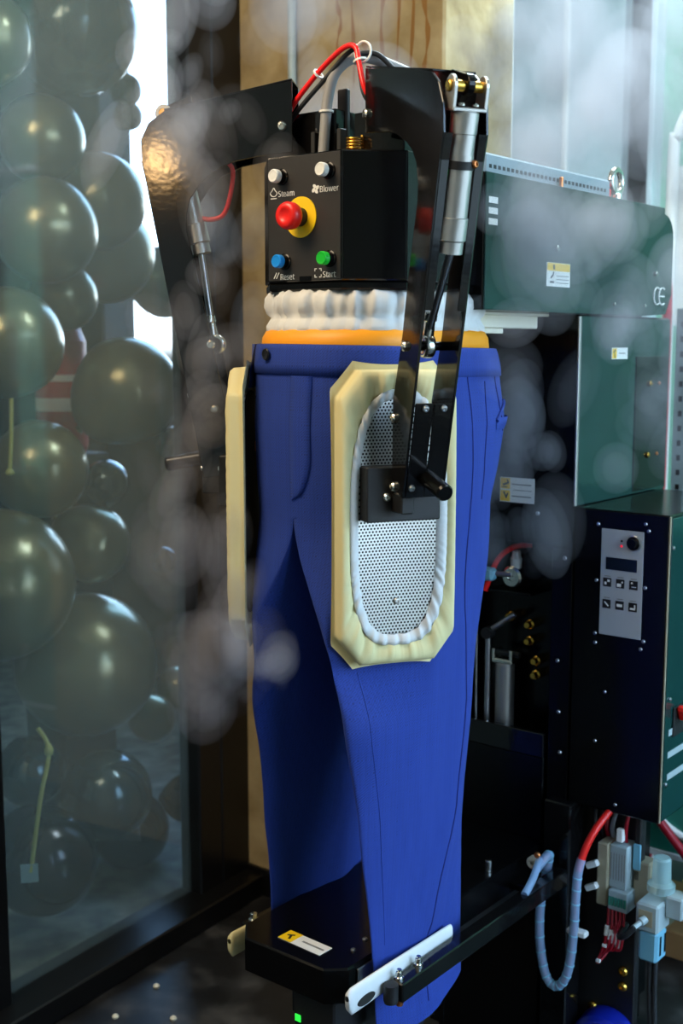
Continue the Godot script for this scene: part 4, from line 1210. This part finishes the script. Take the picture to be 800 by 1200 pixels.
	part(h, "end_holder", Shape.new().lathe(Vector3(0.140, 0.53, -0.345), Vector3(0, 0, 1), [Vector2(0.004, 0), Vector2(0.012, 0), Vector2(0.012, 0.012), Vector2(0.004, 0.012)], 14, true), M["ivory paint"], "ivory hose holder")
	bolt(h, Vector3(0.150, 0.548, -0.335), Vector3(0.2, 0, 1), 0.006, "copper")
	part(h, "hose_end", Shape.new().tube(curve([Vector3(0.178, 0.512, -0.24), Vector3(0.172, 0.526, -0.28), Vector3(0.160, 0.538, -0.32), Vector3(0.152, 0.536, -0.34)], 6), 0.007, 10), M["clear tube"])
	# relay block with its wires
	var mp := part(machine, "mounting_plate", Shape.new().bb(Vector3(0.161, 0.12, -0.505), Vector3(0.285, 0.625, -0.485), 0.002), M["black matte"], "black mounting plate under the control box")
	part(mp, "plate_foot", Shape.new().bb(Vector3(0.17, 0.0, -0.62), Vector3(0.28, 0.12, -0.487), 0.002), M["black matte"])
	var r := part(mp, "relay_base", Shape.new().bb(Vector3(0.222, 0.435, -0.485), Vector3(0.246, 0.56, -0.435), 0.003), M["beige plastic"], "beige relay block")
	part(mp, "relay_module", Shape.new().bb(Vector3(0.246, 0.475, -0.485), Vector3(0.282, 0.56, -0.44), 0.002), M["pale grey plastic"], "pale terminal module")
	part(mp, "terminal_strip", Shape.new().bb(Vector3(0.250, 0.435, -0.485), Vector3(0.290, 0.475, -0.43), 0.002), M["pale grey plastic"])
	for k in 6:
		part(mp, "terminal", Shape.new().bb(Vector3(0.252 + 0.0062 * k, 0.445, -0.430), Vector3(0.2565 + 0.0062 * k, 0.462, -0.428)), M["green machine"])
		part(mp, "slot", Shape.new().bb(Vector3(0.249 + 0.0055 * k, 0.492, -0.440), Vector3(0.2505 + 0.0055 * k, 0.545, -0.4395)), M["print grey"])
	part(mp, "name_tag", Shape.new().bb(Vector3(0.286, 0.515, -0.462), Vector3(0.300, 0.565, -0.457), 0.0006), M["pale blue plastic"])
	part(mp, "tag_box", Shape.new().bb(Vector3(0.285, 0.49, -0.485), Vector3(0.299, 0.625, -0.462), 0.003), M["black matte"])
	for k in 5:
		var x := 0.250 + 0.008 * k
		var e := Vector3(0.232 + 0.004 * k, 0.32 + 0.012 * k, -0.43)
		part(mp, "red_wire", Shape.new().tube(curve([Vector3(x, 0.438, -0.435), Vector3(x + 0.004, 0.40, -0.425), Vector3(x + 0.0, 0.365, -0.42), e, Vector3(0.24, 0.335 + 0.01 * k, -0.46), Vector3(0.26, 0.40, -0.50)], 5), 0.0026, 6), M["red wire"], "dark red wire")
		if k < 4:
			part(mp, "wire_ferrule", Shape.new().rod(Vector3(x + 0.003, 0.405 - 0.006 * k, -0.4255), Vector3(x + 0.002, 0.385 - 0.006 * k, -0.423), 0.0045), M["white plastic"])
	for k in 2:
		part(mp, "wire_ferrule", Shape.new().bx(Vector3(0.252 - 0.012 * k, 0.366 - 0.035 * k, -0.419), Vector3(0.009, 0.007, 0.006), 0.001), M["white plastic"])
	for k in 4:
		part(mp, "cable", Shape.new().tube(curve([Vector3(0.19 + 0.016 * k, 0.63, -0.50), Vector3(0.20 + 0.012 * k, 0.585, -0.47), Vector3(0.205 + 0.01 * k, 0.55, -0.48), Vector3(0.20 + 0.006 * k, 0.46, -0.52)], 5), 0.0045, 8), [M["dark hose"], M["dark hose"], M["red wire"], M["grey hose"]][k])
	part(mp, "cable", Shape.new().tube(curve([Vector3(0.275, 0.63, -0.46), Vector3(0.272, 0.60, -0.455), Vector3(0.268, 0.575, -0.46), Vector3(0.266, 0.555, -0.47)], 5), 0.004, 8), M["red wire"])
	part(mp, "white_connector", Shape.new().bx(Vector3(0.262, 0.578, -0.452), Vector3(0.014, 0.026, 0.012), 0.002), M["white plastic"])
	for k in 2:
		part(mp, "white_connector", Shape.new().box(Transform3D(Basis(Vector3(0, 0, 1), 0.5), Vector3(0.216, 0.515 - 0.045 * k, -0.43)), Vector3(0.026, 0.012, 0.012), 0.002), M["white plastic"])
	# air filter regulator
	var g := part(mp, "air_regulator", Shape.new().bb(Vector3(0.318, 0.425, -0.46), Vector3(0.362, 0.480, -0.405), 0.004), M["pale grey plastic"], "pale air regulator body")
	part(mp, "regulator_bracket", Shape.new().bb(Vector3(0.285, 0.44, -0.50), Vector3(0.318, 0.53, -0.462), 0.003), M["beige plastic"])
	part(mp, "regulator_knob", Shape.new().lathe(Vector3(0.345, 0.49, -0.455), UPV, [Vector2(0.026, 0), Vector2(0.026, 0.014), Vector2(0.018, 0.020), Vector2(0.0165, 0.062), Vector2(0.014, 0.066), Vector2(0, 0.066)], 12, true), M["clear bowl"], "clear ribbed knob")
	part(mp, "regulator_bowl", Shape.new().bb(Vector3(0.322, 0.365, -0.455), Vector3(0.360, 0.425, -0.41), 0.005), M["pale blue plastic"], "pale blue filter bowl")
	for k in 2:
		part(mp, "bowl_window", Shape.new().bb(Vector3(0.360, 0.378, -0.449 + 0.02 * k), Vector3(0.3606, 0.415, -0.442 + 0.02 * k)), M["dark screen"])
	part(mp, "regulator_outlet", Shape.new().bb(Vector3(0.362, 0.450, -0.475), Vector3(0.395, 0.492, -0.435), 0.003), M["pale grey plastic"])
	part(mp, "gauge_face", Shape.new().bb(Vector3(0.325, 0.437, -0.405), Vector3(0.352, 0.468, -0.4035), 0.0006), M["beige plastic"])
	part(mp, "grey_plug", Shape.new().lathe(Vector3(0.338, 0.452, -0.4035), Vector3(-0.3, -0.3, 1), [Vector2(0, 0), Vector2(0.008, 0), Vector2(0.008, 0.012), Vector2(0.005, 0.014), Vector2(0.005, 0.03), Vector2(0, 0.03)], 12, true), M["pale grey plastic"])
	part(mp, "air_line", Shape.new().tube(curve([Vector3(0.330, 0.444, -0.375), Vector3(0.315, 0.425, -0.372), Vector3(0.295, 0.41, -0.39), Vector3(0.28, 0.405, -0.45)], 5), 0.006, 8), M["dark hose"])
	part(mp, "yellow_coupling", Shape.new().rod(Vector3(0.385, 0.505, -0.47), Vector3(0.42, 0.525, -0.49), 0.013), M["yellow plastic"], "yellow hose coupling")
	for k in 2:
		part(mp, "drain_line", Shape.new().tube(curve([Vector3(0.340 + 0.010 * k, 0.366, -0.43), Vector3(0.342 + 0.010 * k, 0.30, -0.425), Vector3(0.350 + 0.008 * k, 0.22, -0.42), Vector3(0.352 + 0.008 * k, 0.12, -0.425), Vector3(0.36, 0.01, -0.45)], 5), 0.005, 8), M["dark hose"])
	part(mp, "drain_clip", Shape.new().bx(Vector3(0.354, 0.212, -0.418), Vector3(0.034, 0.010, 0.018), 0.002), M["pale blue plastic"])
	for q in [[0.262, 0.290], [0.262, 0.258], [0.20, 0.195], [0.20, 0.172]]:
		bolt(mp, Vector3(q[0], q[1], -0.485), Vector3(0, 0, 1), 0.010, "brass")
	# blue pump motor on the floor of the machine
	var m := part(mp, "pump_motor", Shape.new().lathe(Vector3(0.235, 0.150, -0.485), Vector3(0.1, 0, 1), [Vector2(0.03, 0), Vector2(0.058, 0.004), Vector2(0.058, 0.05), Vector2(0.052, 0.062), Vector2(0.030, 0.072), Vector2(0, 0.075)], 32, true), M["motor blue"], "blue pump motor")
	bolt(mp, Vector3(0.272, 0.172, -0.418), Vector3(0.2, 0, 1), 0.007, "brass")

# ---------------------------------------------------------------- trousers
const CROTCH := 1.235
func keyed(y: float, table: Array) -> Array:
	for i in table.size() - 1:
		var a: Array = table[i]
		var b: Array = table[i + 1]
		if y <= a[0] and y >= b[0]:
			var t: float = (a[0] - y) / (a[0] - b[0])
			t = t * t * (3 - 2 * t) * 0.35 + t * 0.65
			var r := []
			for k in a.size(): r.append(lerpf(a[k], b[k], t))
			return r
	return table[0] if y > table[0][0] else table[-1]

# outline of seat and waist: a runs from the front round +x to the back (0..PI), mirrored for -x
func body_xz(a: float, y: float, grow := 0.0) -> Vector3:
	#          y      w      zf     zb      n
	var t := keyed(y, [[1.51, 0.158, 0.180, -0.245, 2.5], [1.45, 0.166, 0.186, -0.268, 2.4], [1.37, 0.176, 0.190, -0.285, 2.3], [1.30, 0.178, 0.188, -0.268, 2.2], [CROTCH, 0.176, 0.186, -0.24, 2.1]])
	var c := cos(a)
	var s := sin(a)
	var zc := -0.03
	var hz: float = (t[2] - zc + grow) if c > 0 else (zc - t[3] + grow)
	var n: float = t[4]
	var r := pow(pow(absf(s), n) + pow(absf(c), n), -1.0 / n)
	return Vector3((t[1] + grow) * s * r, y, zc + hz * c * r)

func leg_xz(a: float, y: float, sg: float, grow := 0.0) -> Vector3:
	#          y      cx     ridge  ax     front   back   n
	var tr := [[CROTCH, 0.092, 0.0, 0.085, 0.22, -0.18, 2.0], [1.05, 0.098, -0.03, 0.080, 0.207, -0.143, 1.9], [0.93, 0.108, -0.04, 0.068, 0.194, -0.122, 1.65], [0.75, 0.119, -0.02, 0.052, 0.172, -0.112, 1.4], [0.56, 0.127, 0.015, 0.026, 0.152, -0.108, 1.25], [0.51, 0.128, 0.025, 0.015, 0.147, -0.107, 1.2], [0.47, 0.129, 0.027, 0.017, 0.145, -0.107, 1.2], [0.39, 0.133, 0.03, 0.026, 0.142, -0.106, 1.2]]
	var tl := [[CROTCH, 0.092, 0.0, 0.085, 0.22, -0.18, 2.0], [1.05, 0.098, -0.03, 0.080, 0.194, -0.150, 1.9], [0.93, 0.108, -0.04, 0.068, 0.164, -0.140, 1.65], [0.75, 0.119, -0.05, 0.052, 0.132, -0.148, 1.4], [0.56, 0.130, -0.06, 0.034, 0.103, -0.159, 1.25], [0.50, 0.133, -0.06, 0.026, 0.098, -0.158, 1.2], [0.39, 0.135, -0.06, 0.028, 0.095, -0.155, 1.2]]
	var t := keyed(y, tr if sg > 0 else tl)
	var c := cos(a)
	var s := sin(a)
	var n: float = t[6]
	var r := pow(pow(absf(s), n) + pow(absf(c), n), -1.0 / n)
	var hz: float = (t[4] - t[2]) if c > 0 else (t[2] - t[5])
	var leg := Vector3(t[1] + (t[3] + grow) * s * r, y, t[2] + (hz + grow) * c * r)
	if y < 1.0: return Vector3(leg.x * sg, leg.y, leg.z)
	var k := clampf((CROTCH - y) / (CROTCH - 1.0), 0.0, 1.0)
	var top := body_xz(a, maxf(y, CROTCH), grow)
	top.y = y
	if s < 0: top.x = 0.0
	var m := top.lerp(leg, smoothstep(0.0, 1.0, k))
	return Vector3(m.x * sg, y, m.z)

func trouser_xz(a: float, y: float, sg: float, grow := 0.0) -> Vector3:
	if y >= CROTCH:
		var p := body_xz(a, y, grow)
		return Vector3(p.x * sg, p.y, p.z)
	return leg_xz(a, y, sg, grow)

func build_trousers() -> void:
	var t := thing("trousers", "blue wool suit trousers stretched on the steam form", "trousers", Vector3(0, 0.4, 0))
	var off := Vector3(0, -0.4, 0)
	var N := 56
	var nz := FastNoiseLite.new()
	nz.seed = 15
	nz.frequency = 1.0
	var wr := func(p: Vector3) -> Vector3:       # soft unevenness of the cloth
		var d := nz.get_noise_3d(p.x * 7.0, p.y * 3.0, p.z * 7.0) * 0.0035 + nz.get_noise_3d(p.x * 18.0, p.y * 6.0, p.z * 18.0) * 0.0012
		var o := Vector3(p.x, 0, p.z + 0.03).normalized()
		var q := p + o * d
		# the pads press the cloth flat on both sides
		var out := absf(q.x) * 0.857 + q.z * 0.515
		var al := absf(q.x) * 0.515 - q.z * 0.857
		var k := smoothstep(1.46, 1.42, q.y) * smoothstep(0.90, 1.01, q.y) * smoothstep(-0.22, -0.15, al) * smoothstep(0.13, 0.07, al)
		if out > 0.172 and k > 0.0:
			var push := (out - 0.172) * k
			q -= Vector3(signf(q.x) * 0.857, 0, 0.515) * push
		return q
	var ys := []
	var y := 1.492
	while y > CROTCH + 0.006:
		ys.append(y); y -= 0.0135
	ys.append(CROTCH)
	var nb := ys.size()
	y = CROTCH - 0.004
	while y > 0.40:
		ys.append(y); y -= 0.008 if y > 1.15 else 0.016
	ys.append(0.395)
	var s := Shape.new()
	s.smooth()
	for sg in [1.0, -1.0]:
		var rows := []
		for i in ys.size():
			var row := []
			var m := 2 * N if i >= nb - 1 else N
			var seq: Array = range(N + 1) if i < nb - 1 else range(2 * N)
			for j in seq:
				var a: float = PI * j / N
				var yy: float = ys[i]
				if i == ys.size() - 1 or yy < 0.47:      # the hem line hangs a little lower in front on the right leg
					yy -= (0.014 if sg > 0 else 0.0) * cos(a) * clampf((0.47 - yy) / 0.07, 0.0, 1.0)
				var p := trouser_xz(a, ys[i], sg)
				p.y = yy
				var q: Vector3 = wr.call(p)
				if (j == 0 or j == N or j > N) and i < nb: q.x = p.x if j > N else 0.0
				row.append(q + off)
			rows.append(row)
		for i in rows.size() - 1:
			var r0: Array = rows[i]
			var r1: Array = rows[i + 1]
			var m := N if i < nb - 1 else 2 * N
			for j in m:
				var k := j + 1 if i < nb - 1 else (j + 1) % (2 * N)
				if sg > 0: s.quad(r1[j], r1[k], r0[k], r0[j])
				else: s.quad(r1[k], r1[j], r0[j], r0[k])
	part(t, "trouser_body", s, M["blue wool cloth"])
	# waistband
	var rings := []
	for q in [[1.450, -0.002], [1.4505, 0.0028], [1.466, 0.0042], [1.488, 0.0042], [1.4955, 0.0030], [1.4965, -0.001], [1.484, -0.003]]:
		var ring := []
		for j in 112:
			var a := TAU * j / 112.0
			var p: Vector3
			if a <= PI: p = body_xz(a, q[0], q[1])
			else:
				p = body_xz(TAU - a, q[0], q[1]); p.x = -p.x
			var d: Vector3 = wr.call(Vector3(p.x, 1.48, p.z)) - Vector3(p.x, 1.48, p.z)
			ring.append(p + d + off + Vector3(0, 0.004 * cos(a + 0.5), 0))
		rings.append(ring)
	s = Shape.new()
	s.smooth()
	s.loft(rings, true)
	var wb := part(t, "waistband", s, M["blue wool cloth"], "waistband")
	var bp := body_xz(0.33, 1.484, 0.0065); bp.x = -bp.x
	var bn := Vector3(-0.28, 0, 1).normalized()
	var bt := part(wb, "button", Shape.new().lathe(bp + off, bn, [Vector2(0, 0), Vector2(0.0085, 0), Vector2(0.0095, 0.002), Vector2(0.0085, 0.0042), Vector2(0.0065, 0.0032), Vector2(0, 0.003)], 20), M["dark button"], "dark round button")
	# loose end of the waistband at the left front
	var tab := Shape.new()
	tab.smooth()
	var tr := []
	for i in 9:
		var a := lerpf(0.62, 1.05, i / 8.0)
		var row := []
		for yy in [1.430, 1.455, 1.48, 1.500]:
			var p := body_xz(a, yy, 0.008 + 0.004 * sin(i * 1.1 + yy * 40.0)); p.x = -p.x
			row.append(p + off)
		tr.append(row)
	tab.loft(tr, false)
	part(wb, "fold", tab, M["blue wool cloth"])
	# raised lines of the cloth: fly, seams, creases
	var line := func(pts: Array, r: float, called: String, m: String, grow: float) -> void:
		var ps := []
		for q in pts: ps.append(q)
		var c := curve(ps, 8)
		var out := []
		for q in c:
			var p := trouser_xz(q.x, q.y, q.z if absf(q.z) > 0.5 else 1.0, grow)
			out.append(wr.call(p) + off)
		part(t, called, Shape.new().tube(out, r, 6), M[m])
	# fly panel, lying on the front
	var fl := Shape.new()
	fl.smooth()
	var frows := []
	for i in 22:
		var v := i / 21.0
		var yy := lerpf(1.452, 1.262, v)
		var wide := 0.036 * (1.0 if v < 0.6 else sqrt(maxf(0.0, 1.0 - pow((v - 0.6) / 0.4, 2.0))))
		var row := []
		for q in [[0.0, -0.001], [0.0, 0.0022], [0.33, 0.0030], [0.66, 0.0030], [0.985, 0.0026], [1.0, -0.001]]:
			var x: float = -0.002 + (wide + 0.002) * q[0]
			var a := 0.0
			for k in 8: a = clampf(a + (absf(x) - body_xz(a, yy).x) / 0.2, 0.0, 1.0)
			var p := body_xz(a, yy, q[1])
			if x < 0: p.x = -p.x
			row.append(wr.call(p) + off)
		frows.append(row)
	fl.loft(frows, false)
	part(t, "fly", fl, M["blue wool cloth"], "fly flap")
	for sg in [1.0, -1.0]:
		line.call([Vector3(1.62, 1.45, sg), Vector3(1.64, 1.35, sg), Vector3(1.62, 1.2, sg), Vector3(1.58, 1.0, sg), Vector3(1.57, 0.8, sg), Vector3(1.57, 0.6, sg), Vector3(1.57, 0.42, sg)], 0.0012, "side_seam", "blue seam", 0.0002)
	line.call([Vector3(0.42, 1.0, 1), Vector3(0.40, 0.85, 1), Vector3(0.38, 0.7, 1), Vector3(0.36, 0.55, 1)], 0.0008, "front_crease", "blue wool cloth", 0.0003)
	line.call([Vector3(2.05, 1.45, 1), Vector3(2.1, 1.40, 1), Vector3(2.18, 1.355, 1)], 0.0011, "dart_seam", "blue seam", 0.0002)
	line.call([Vector3(1.85, 1.44, 1), Vector3(1.82, 1.36, 1), Vector3(1.80, 1.25, 1)], 0.0011, "dart_seam", "blue seam", 0.0002)
	# welt pocket standing open at the back
	var wp := Shape.new()
	wp.smooth()
	var wrows := []
	for i in 13:
		var v := i / 12.0
		var a := lerpf(1.98, 2.42, v)
		var bulge := 0.006 * sin(PI * v)
		var row := []
		for q in [[1.358, 0.001], [1.366, 0.5], [1.378, 1.0], [1.379, 0.7], [1.370, 0.0]]:
			row.append(body_xz(a, q[0], 0.001 + bulge * q[1]) + off)
		wrows.append(row)
	wp.loft(wrows, false)
	part(t, "pocket_welt", wp, M["blue wool cloth"], "welt of the back pocket")
	line.call([Vector3(1.98, 1.374, 1), Vector3(2.1, 1.388, 1), Vector3(2.25, 1.398, 1), Vector3(2.38, 1.404, 1)], 0.003, "pocket_fold", "blue wool cloth", 0.002)

# ---------------------------------------------------------------- right edge and far background
func right_background() -> void:
	var d := thing("white_column", "tall smooth white duct standing behind the machine", "duct", Vector3(-0.618, 0, -1.30))
	part(d, "pipe", Shape.new().lathe(Vector3.ZERO, UPV, [Vector2(0, 0), Vector2(0.092, 0), Vector2(0.092, 3.19), Vector2(0, 3.19)], 40, true), M["white wall"])
	part(d, "clip", Shape.new().lathe(Vector3(0, 1.93, 0), UPV, [Vector2(0.092, 0), Vector2(0.094, 0.001), Vector2(0.094, 0.012), Vector2(0.092, 0.013)], 40, true), M["pale wall"])
	# slotted angle post right of the cabinet
	var p := thing("slotted_post", "pale perforated steel post standing on the green machine", "post", Vector3(0.078, 1.08, -1.085))
	part(p, "flange", Shape.new().bb(Vector3(-0.016, 0.0, -0.002), Vector3(0.016, 0.50, 0.0), 0.0006), M["pale grey plastic"])
	part(p, "flange", Shape.new().bb(Vector3(0.014, 0.0, -0.04), Vector3(0.016, 0.50, -0.002), 0.0006), M["pale grey plastic"])
	for k in 14:
		part(p, "slot", Shape.new().bb(Vector3(-0.0045, 0.016 + k * 0.034, 0.0), Vector3(0.0045, 0.029 + k * 0.034, 0.0008)), M["black matte"])
	part(p, "foot", Shape.new().bb(Vector3(-0.03, 0.0, -0.05), Vector3(0.03, 0.006, 0.02), 0.001), M["pale grey plastic"])
	# green machine behind, with white stripes and a red hose
	var g := thing("green_machine", "green painted machine with a white lower edge behind the control box", "machine", Vector3(0.15, 0, -1.25))
	part(g, "body", Shape.new().bb(Vector3(-0.35, 0.285, -0.22), Vector3(0.55, 1.08, 0.20), 0.015), M["green machine"])
	for q in [[-0.3, -0.18], [-0.3, 0.12], [0.5, -0.18], [0.5, 0.12]]:
		part(g, "leg", Shape.new().bb(Vector3(q[0] - 0.02, 0.0, q[1] - 0.02), Vector3(q[0] + 0.02, 0.29, q[1] + 0.02), 0.003), M["black matte"])
	part(g, "edge_line", Shape.new().bb(Vector3(-0.345, 0.283, 0.197), Vector3(0.545, 0.298, 0.204), 0.002), M["white plastic"], "white line along the lower edge")
	var arc := []
	for i in 17:
		var a := PI + PI * 0.5 * i / 16.0
		arc.append(Vector3(0.035 + 0.16 * cos(a), 0.50 + 0.16 * sin(a), 0.2015))
	part(g, "stripe", Shape.new().tube(arc, 0.009, 8), M["white plastic"], "curved white stripe")
	part(g, "red_hose", Shape.new().tube(curve([Vector3(-0.12, 0.50, 0.225), Vector3(-0.08, 0.415, 0.23), Vector3(-0.02, 0.345, 0.23), Vector3(0.06, 0.27, 0.23)], 6), 0.011, 10), M["red wire"], "dark red hose")
	# white bent pipe on the green wall
	var w := thing("white_pipe", "white bent pipe rising in front of the pale green wall", "pipe", Vector3(-0.195, 0, -1.62))
	part(w, "pipe", Shape.new().tube(curve([Vector3(0, 0.0, 0), Vector3(0, 1.0, 0), Vector3(0, 1.95, 0), Vector3(0.012, 2.06, 0), Vector3(0.06, 2.13, 0), Vector3(0.2, 2.15, 0), Vector3(1.2, 2.15, 0)], 8), 0.016, 12), M["white plastic"])
	part(w, "pink_hose", Shape.new().tube(curve([Vector3(0.0, 1.72, 0.05), Vector3(0.02, 1.68, 0.06), Vector3(0.03, 1.60, 0.07), Vector3(0.03, 1.4, 0.07), Vector3(0.03, 0.02, 0.07)], 8), 0.012, 10), M["red wire"], "dull red hose")
	part(w, "white_board", Shape.new().bb(Vector3(-0.02, 1.55, -0.02), Vector3(0.5, 1.98, -0.018)), M["white plastic"], "white board behind the pipe")
	# brown hose in the gap, beige carton and a thick dark hose on the floor
	var bx := thing("carton", "flat brown cardboard carton on the floor under the green machine", "carton", Vector3(0.05, 0.0, -1.25))
	part(bx, "box", Shape.new().bb(Vector3(-0.20, 0.0, -0.14), Vector3(0.20, 0.07, 0.14), 0.003), mat("cardboard", Color(0.66, 0.47, 0.28), 0.8))
	part(bx, "tape", Shape.new().bb(Vector3(-0.02, 0.07, -0.14), Vector3(0.03, 0.0705, 0.14)), M["beige plastic"])
	var h := thing("floor_hose", "thick dark hose rising from the floor beside the pump motor", "hose", Vector3(0.36, 0.0, -0.62))
	part(h, "hose", Shape.new().tube(curve([Vector3(-0.05, 0.035, -0.02), Vector3(0.0, 0.10, 0.0), Vector3(0.06, 0.20, 0.01), Vector3(0.14, 0.28, 0.0), Vector3(0.35, 0.30, 0.0)], 8), 0.024, 14), M["dark hose"])
	part(h, "collar", Shape.new().lathe(Vector3(-0.05, 0.0, -0.02), UPV, [Vector2(0.0, 0), Vector2(0.036, 0), Vector2(0.036, 0.035), Vector2(0.02, 0.04)], 16, true), M["black matte"])
	var rng := RandomNumberGenerator.new()
	rng.seed = 4
	for q in [[-0.792, -0.226], [-0.767, -0.079], [-0.66, -0.155]]:
		var c := thing("debris_chip", "pale chip of plaster on the dark floor", "chip", Vector3(q[0], 0, q[1]), "plaster chips on the floor")
		part(c, "chip", Shape.new().lathe(Vector3.ZERO, UPV, [Vector2(0, 0), Vector2(0.007, 0), Vector2(0.008, 0.004), Vector2(0.004, 0.008), Vector2(0, 0.009)], 7, true), M["ivory paint"])

# ---------------------------------------------------------------- steam
const STEAM := [
	# beside and over the left-hand arm
	[Vector3(-0.19, 1.70, 0.18), Vector3(0.05, 0.09, 0.05), 30, 0.026, 3],
	[Vector3(-0.17, 1.83, 0.26), Vector3(0.06, 0.025, 0.03), 16, 0.020, 4],
	[Vector3(-0.19, 1.52, 0.16), Vector3(0.035, 0.07, 0.04), 22, 0.022, 4],
	[Vector3(-0.195, 1.36, 0.20), Vector3(0.03, 0.07, 0.03), 18, 0.022, 2],
	# rolling down past the leg
	[Vector3(-0.165, 1.10, 0.22), Vector3(0.05, 0.075, 0.035), 32, 0.026, 2],
	[Vector3(-0.13, 1.0, 0.25), Vector3(0.06, 0.04, 0.03), 18, 0.022, 2],
	[Vector3(-0.05, 1.05, 0.29), Vector3(0.05, 0.05, 0.02), 18, 0.018, 3],
	# rising before the window frame and the concrete
	[Vector3(-0.57, 2.08, -0.15), Vector3(0.035, 0.12, 0.05), 24, 0.030, 5],
	[Vector3(-0.48, 2.05, -0.42), Vector3(0.08, 0.14, 0.08), 22, 0.045, 3],
	# in front of the cabinet and its housing
	[Vector3(0.05, 1.36, -0.365), Vector3(0.05, 0.10, 0.012), 36, 0.024, 3],
	[Vector3(0.02, 1.14, -0.36), Vector3(0.05, 0.05, 0.012), 12, 0.020, 2],
	[Vector3(0.23, 1.64, -0.28), Vector3(0.02, 0.07, 0.11), 34, 0.032, 2],
	[Vector3(0.23, 1.58, -0.60), Vector3(0.02, 0.04, 0.10), 16, 0.026, 3],
	[Vector3(0.23, 1.42, -0.56), Vector3(0.02, 0.09, 0.09), 18, 0.030, 2],
	# the big plume behind
	[Vector3(-0.05, 1.95, -0.62), Vector3(0.11, 0.09, 0.11), 28, 0.045, 3],
	[Vector3(-0.12, 2.15, -0.95), Vector3(0.14, 0.16, 0.12), 24, 0.060, 3],
	[Vector3(0.10, 2.02, -1.05), Vector3(0.05, 0.16, 0.05), 20, 0.040, 5],
]
func steam() -> void:
	var cloud := Node3D.new()
	cloud.name = "steam"
	add_child(cloud)
	tag(cloud, "white steam drifting round the machine", "steam")
	cloud.set_meta("kind", "stuff")
	var rng := RandomNumberGenerator.new()
	rng.seed = 2024
	var nz := FastNoiseLite.new()
	nz.seed = 6
	nz.frequency = 5.0
	nz.fractal_octaves = 3
	var mats := []
	for k in 6:
		var m := FogMaterial.new()
		m.albedo = Color(0.96, 0.97, 1.0)
		m.density = 0.55 + 0.55 * k
		mats.append(m)
	#   centre, spread, count, puff size, heaviest density step
	for b in STEAM:
		var made := 0
		while made < b[2]:
			var p: Vector3 = b[0] + Vector3(rng.randfn(0, 1) * b[1].x, rng.randfn(0, 1) * b[1].y, rng.randfn(0, 1) * b[1].z)
			var v := nz.get_noise_3dv(p)
			if v < rng.randf_range(-0.15, 0.25): continue
			var s: float = b[3] * 1.6 * rng.randf_range(0.45, 1.4)
			var size := Vector3(s * rng.randf_range(0.6, 1.1), s * rng.randf_range(0.8, 1.9), s * rng.randf_range(0.6, 1.1)) * 2.0
			var turn := Vector3(rng.randf_range(-0.6, 0.6), rng.randf_range(0, 3), rng.randf_range(-0.6, 0.6))
			var heavy := rng.randi_range(0, b[4])
			for shell in 2:                  # thin outside, denser within, so that the edge is soft
				var f := FogVolume.new()
				f.name = "puff"
				f.shape = RenderingServer.FOG_VOLUME_SHAPE_ELLIPSOID
				f.size = size * [1.0, 0.62][shell]
				f.material = mats[heavy]
				cloud.add_child(f, true)
				f.position = p
				f.rotation = turn
			made += 1
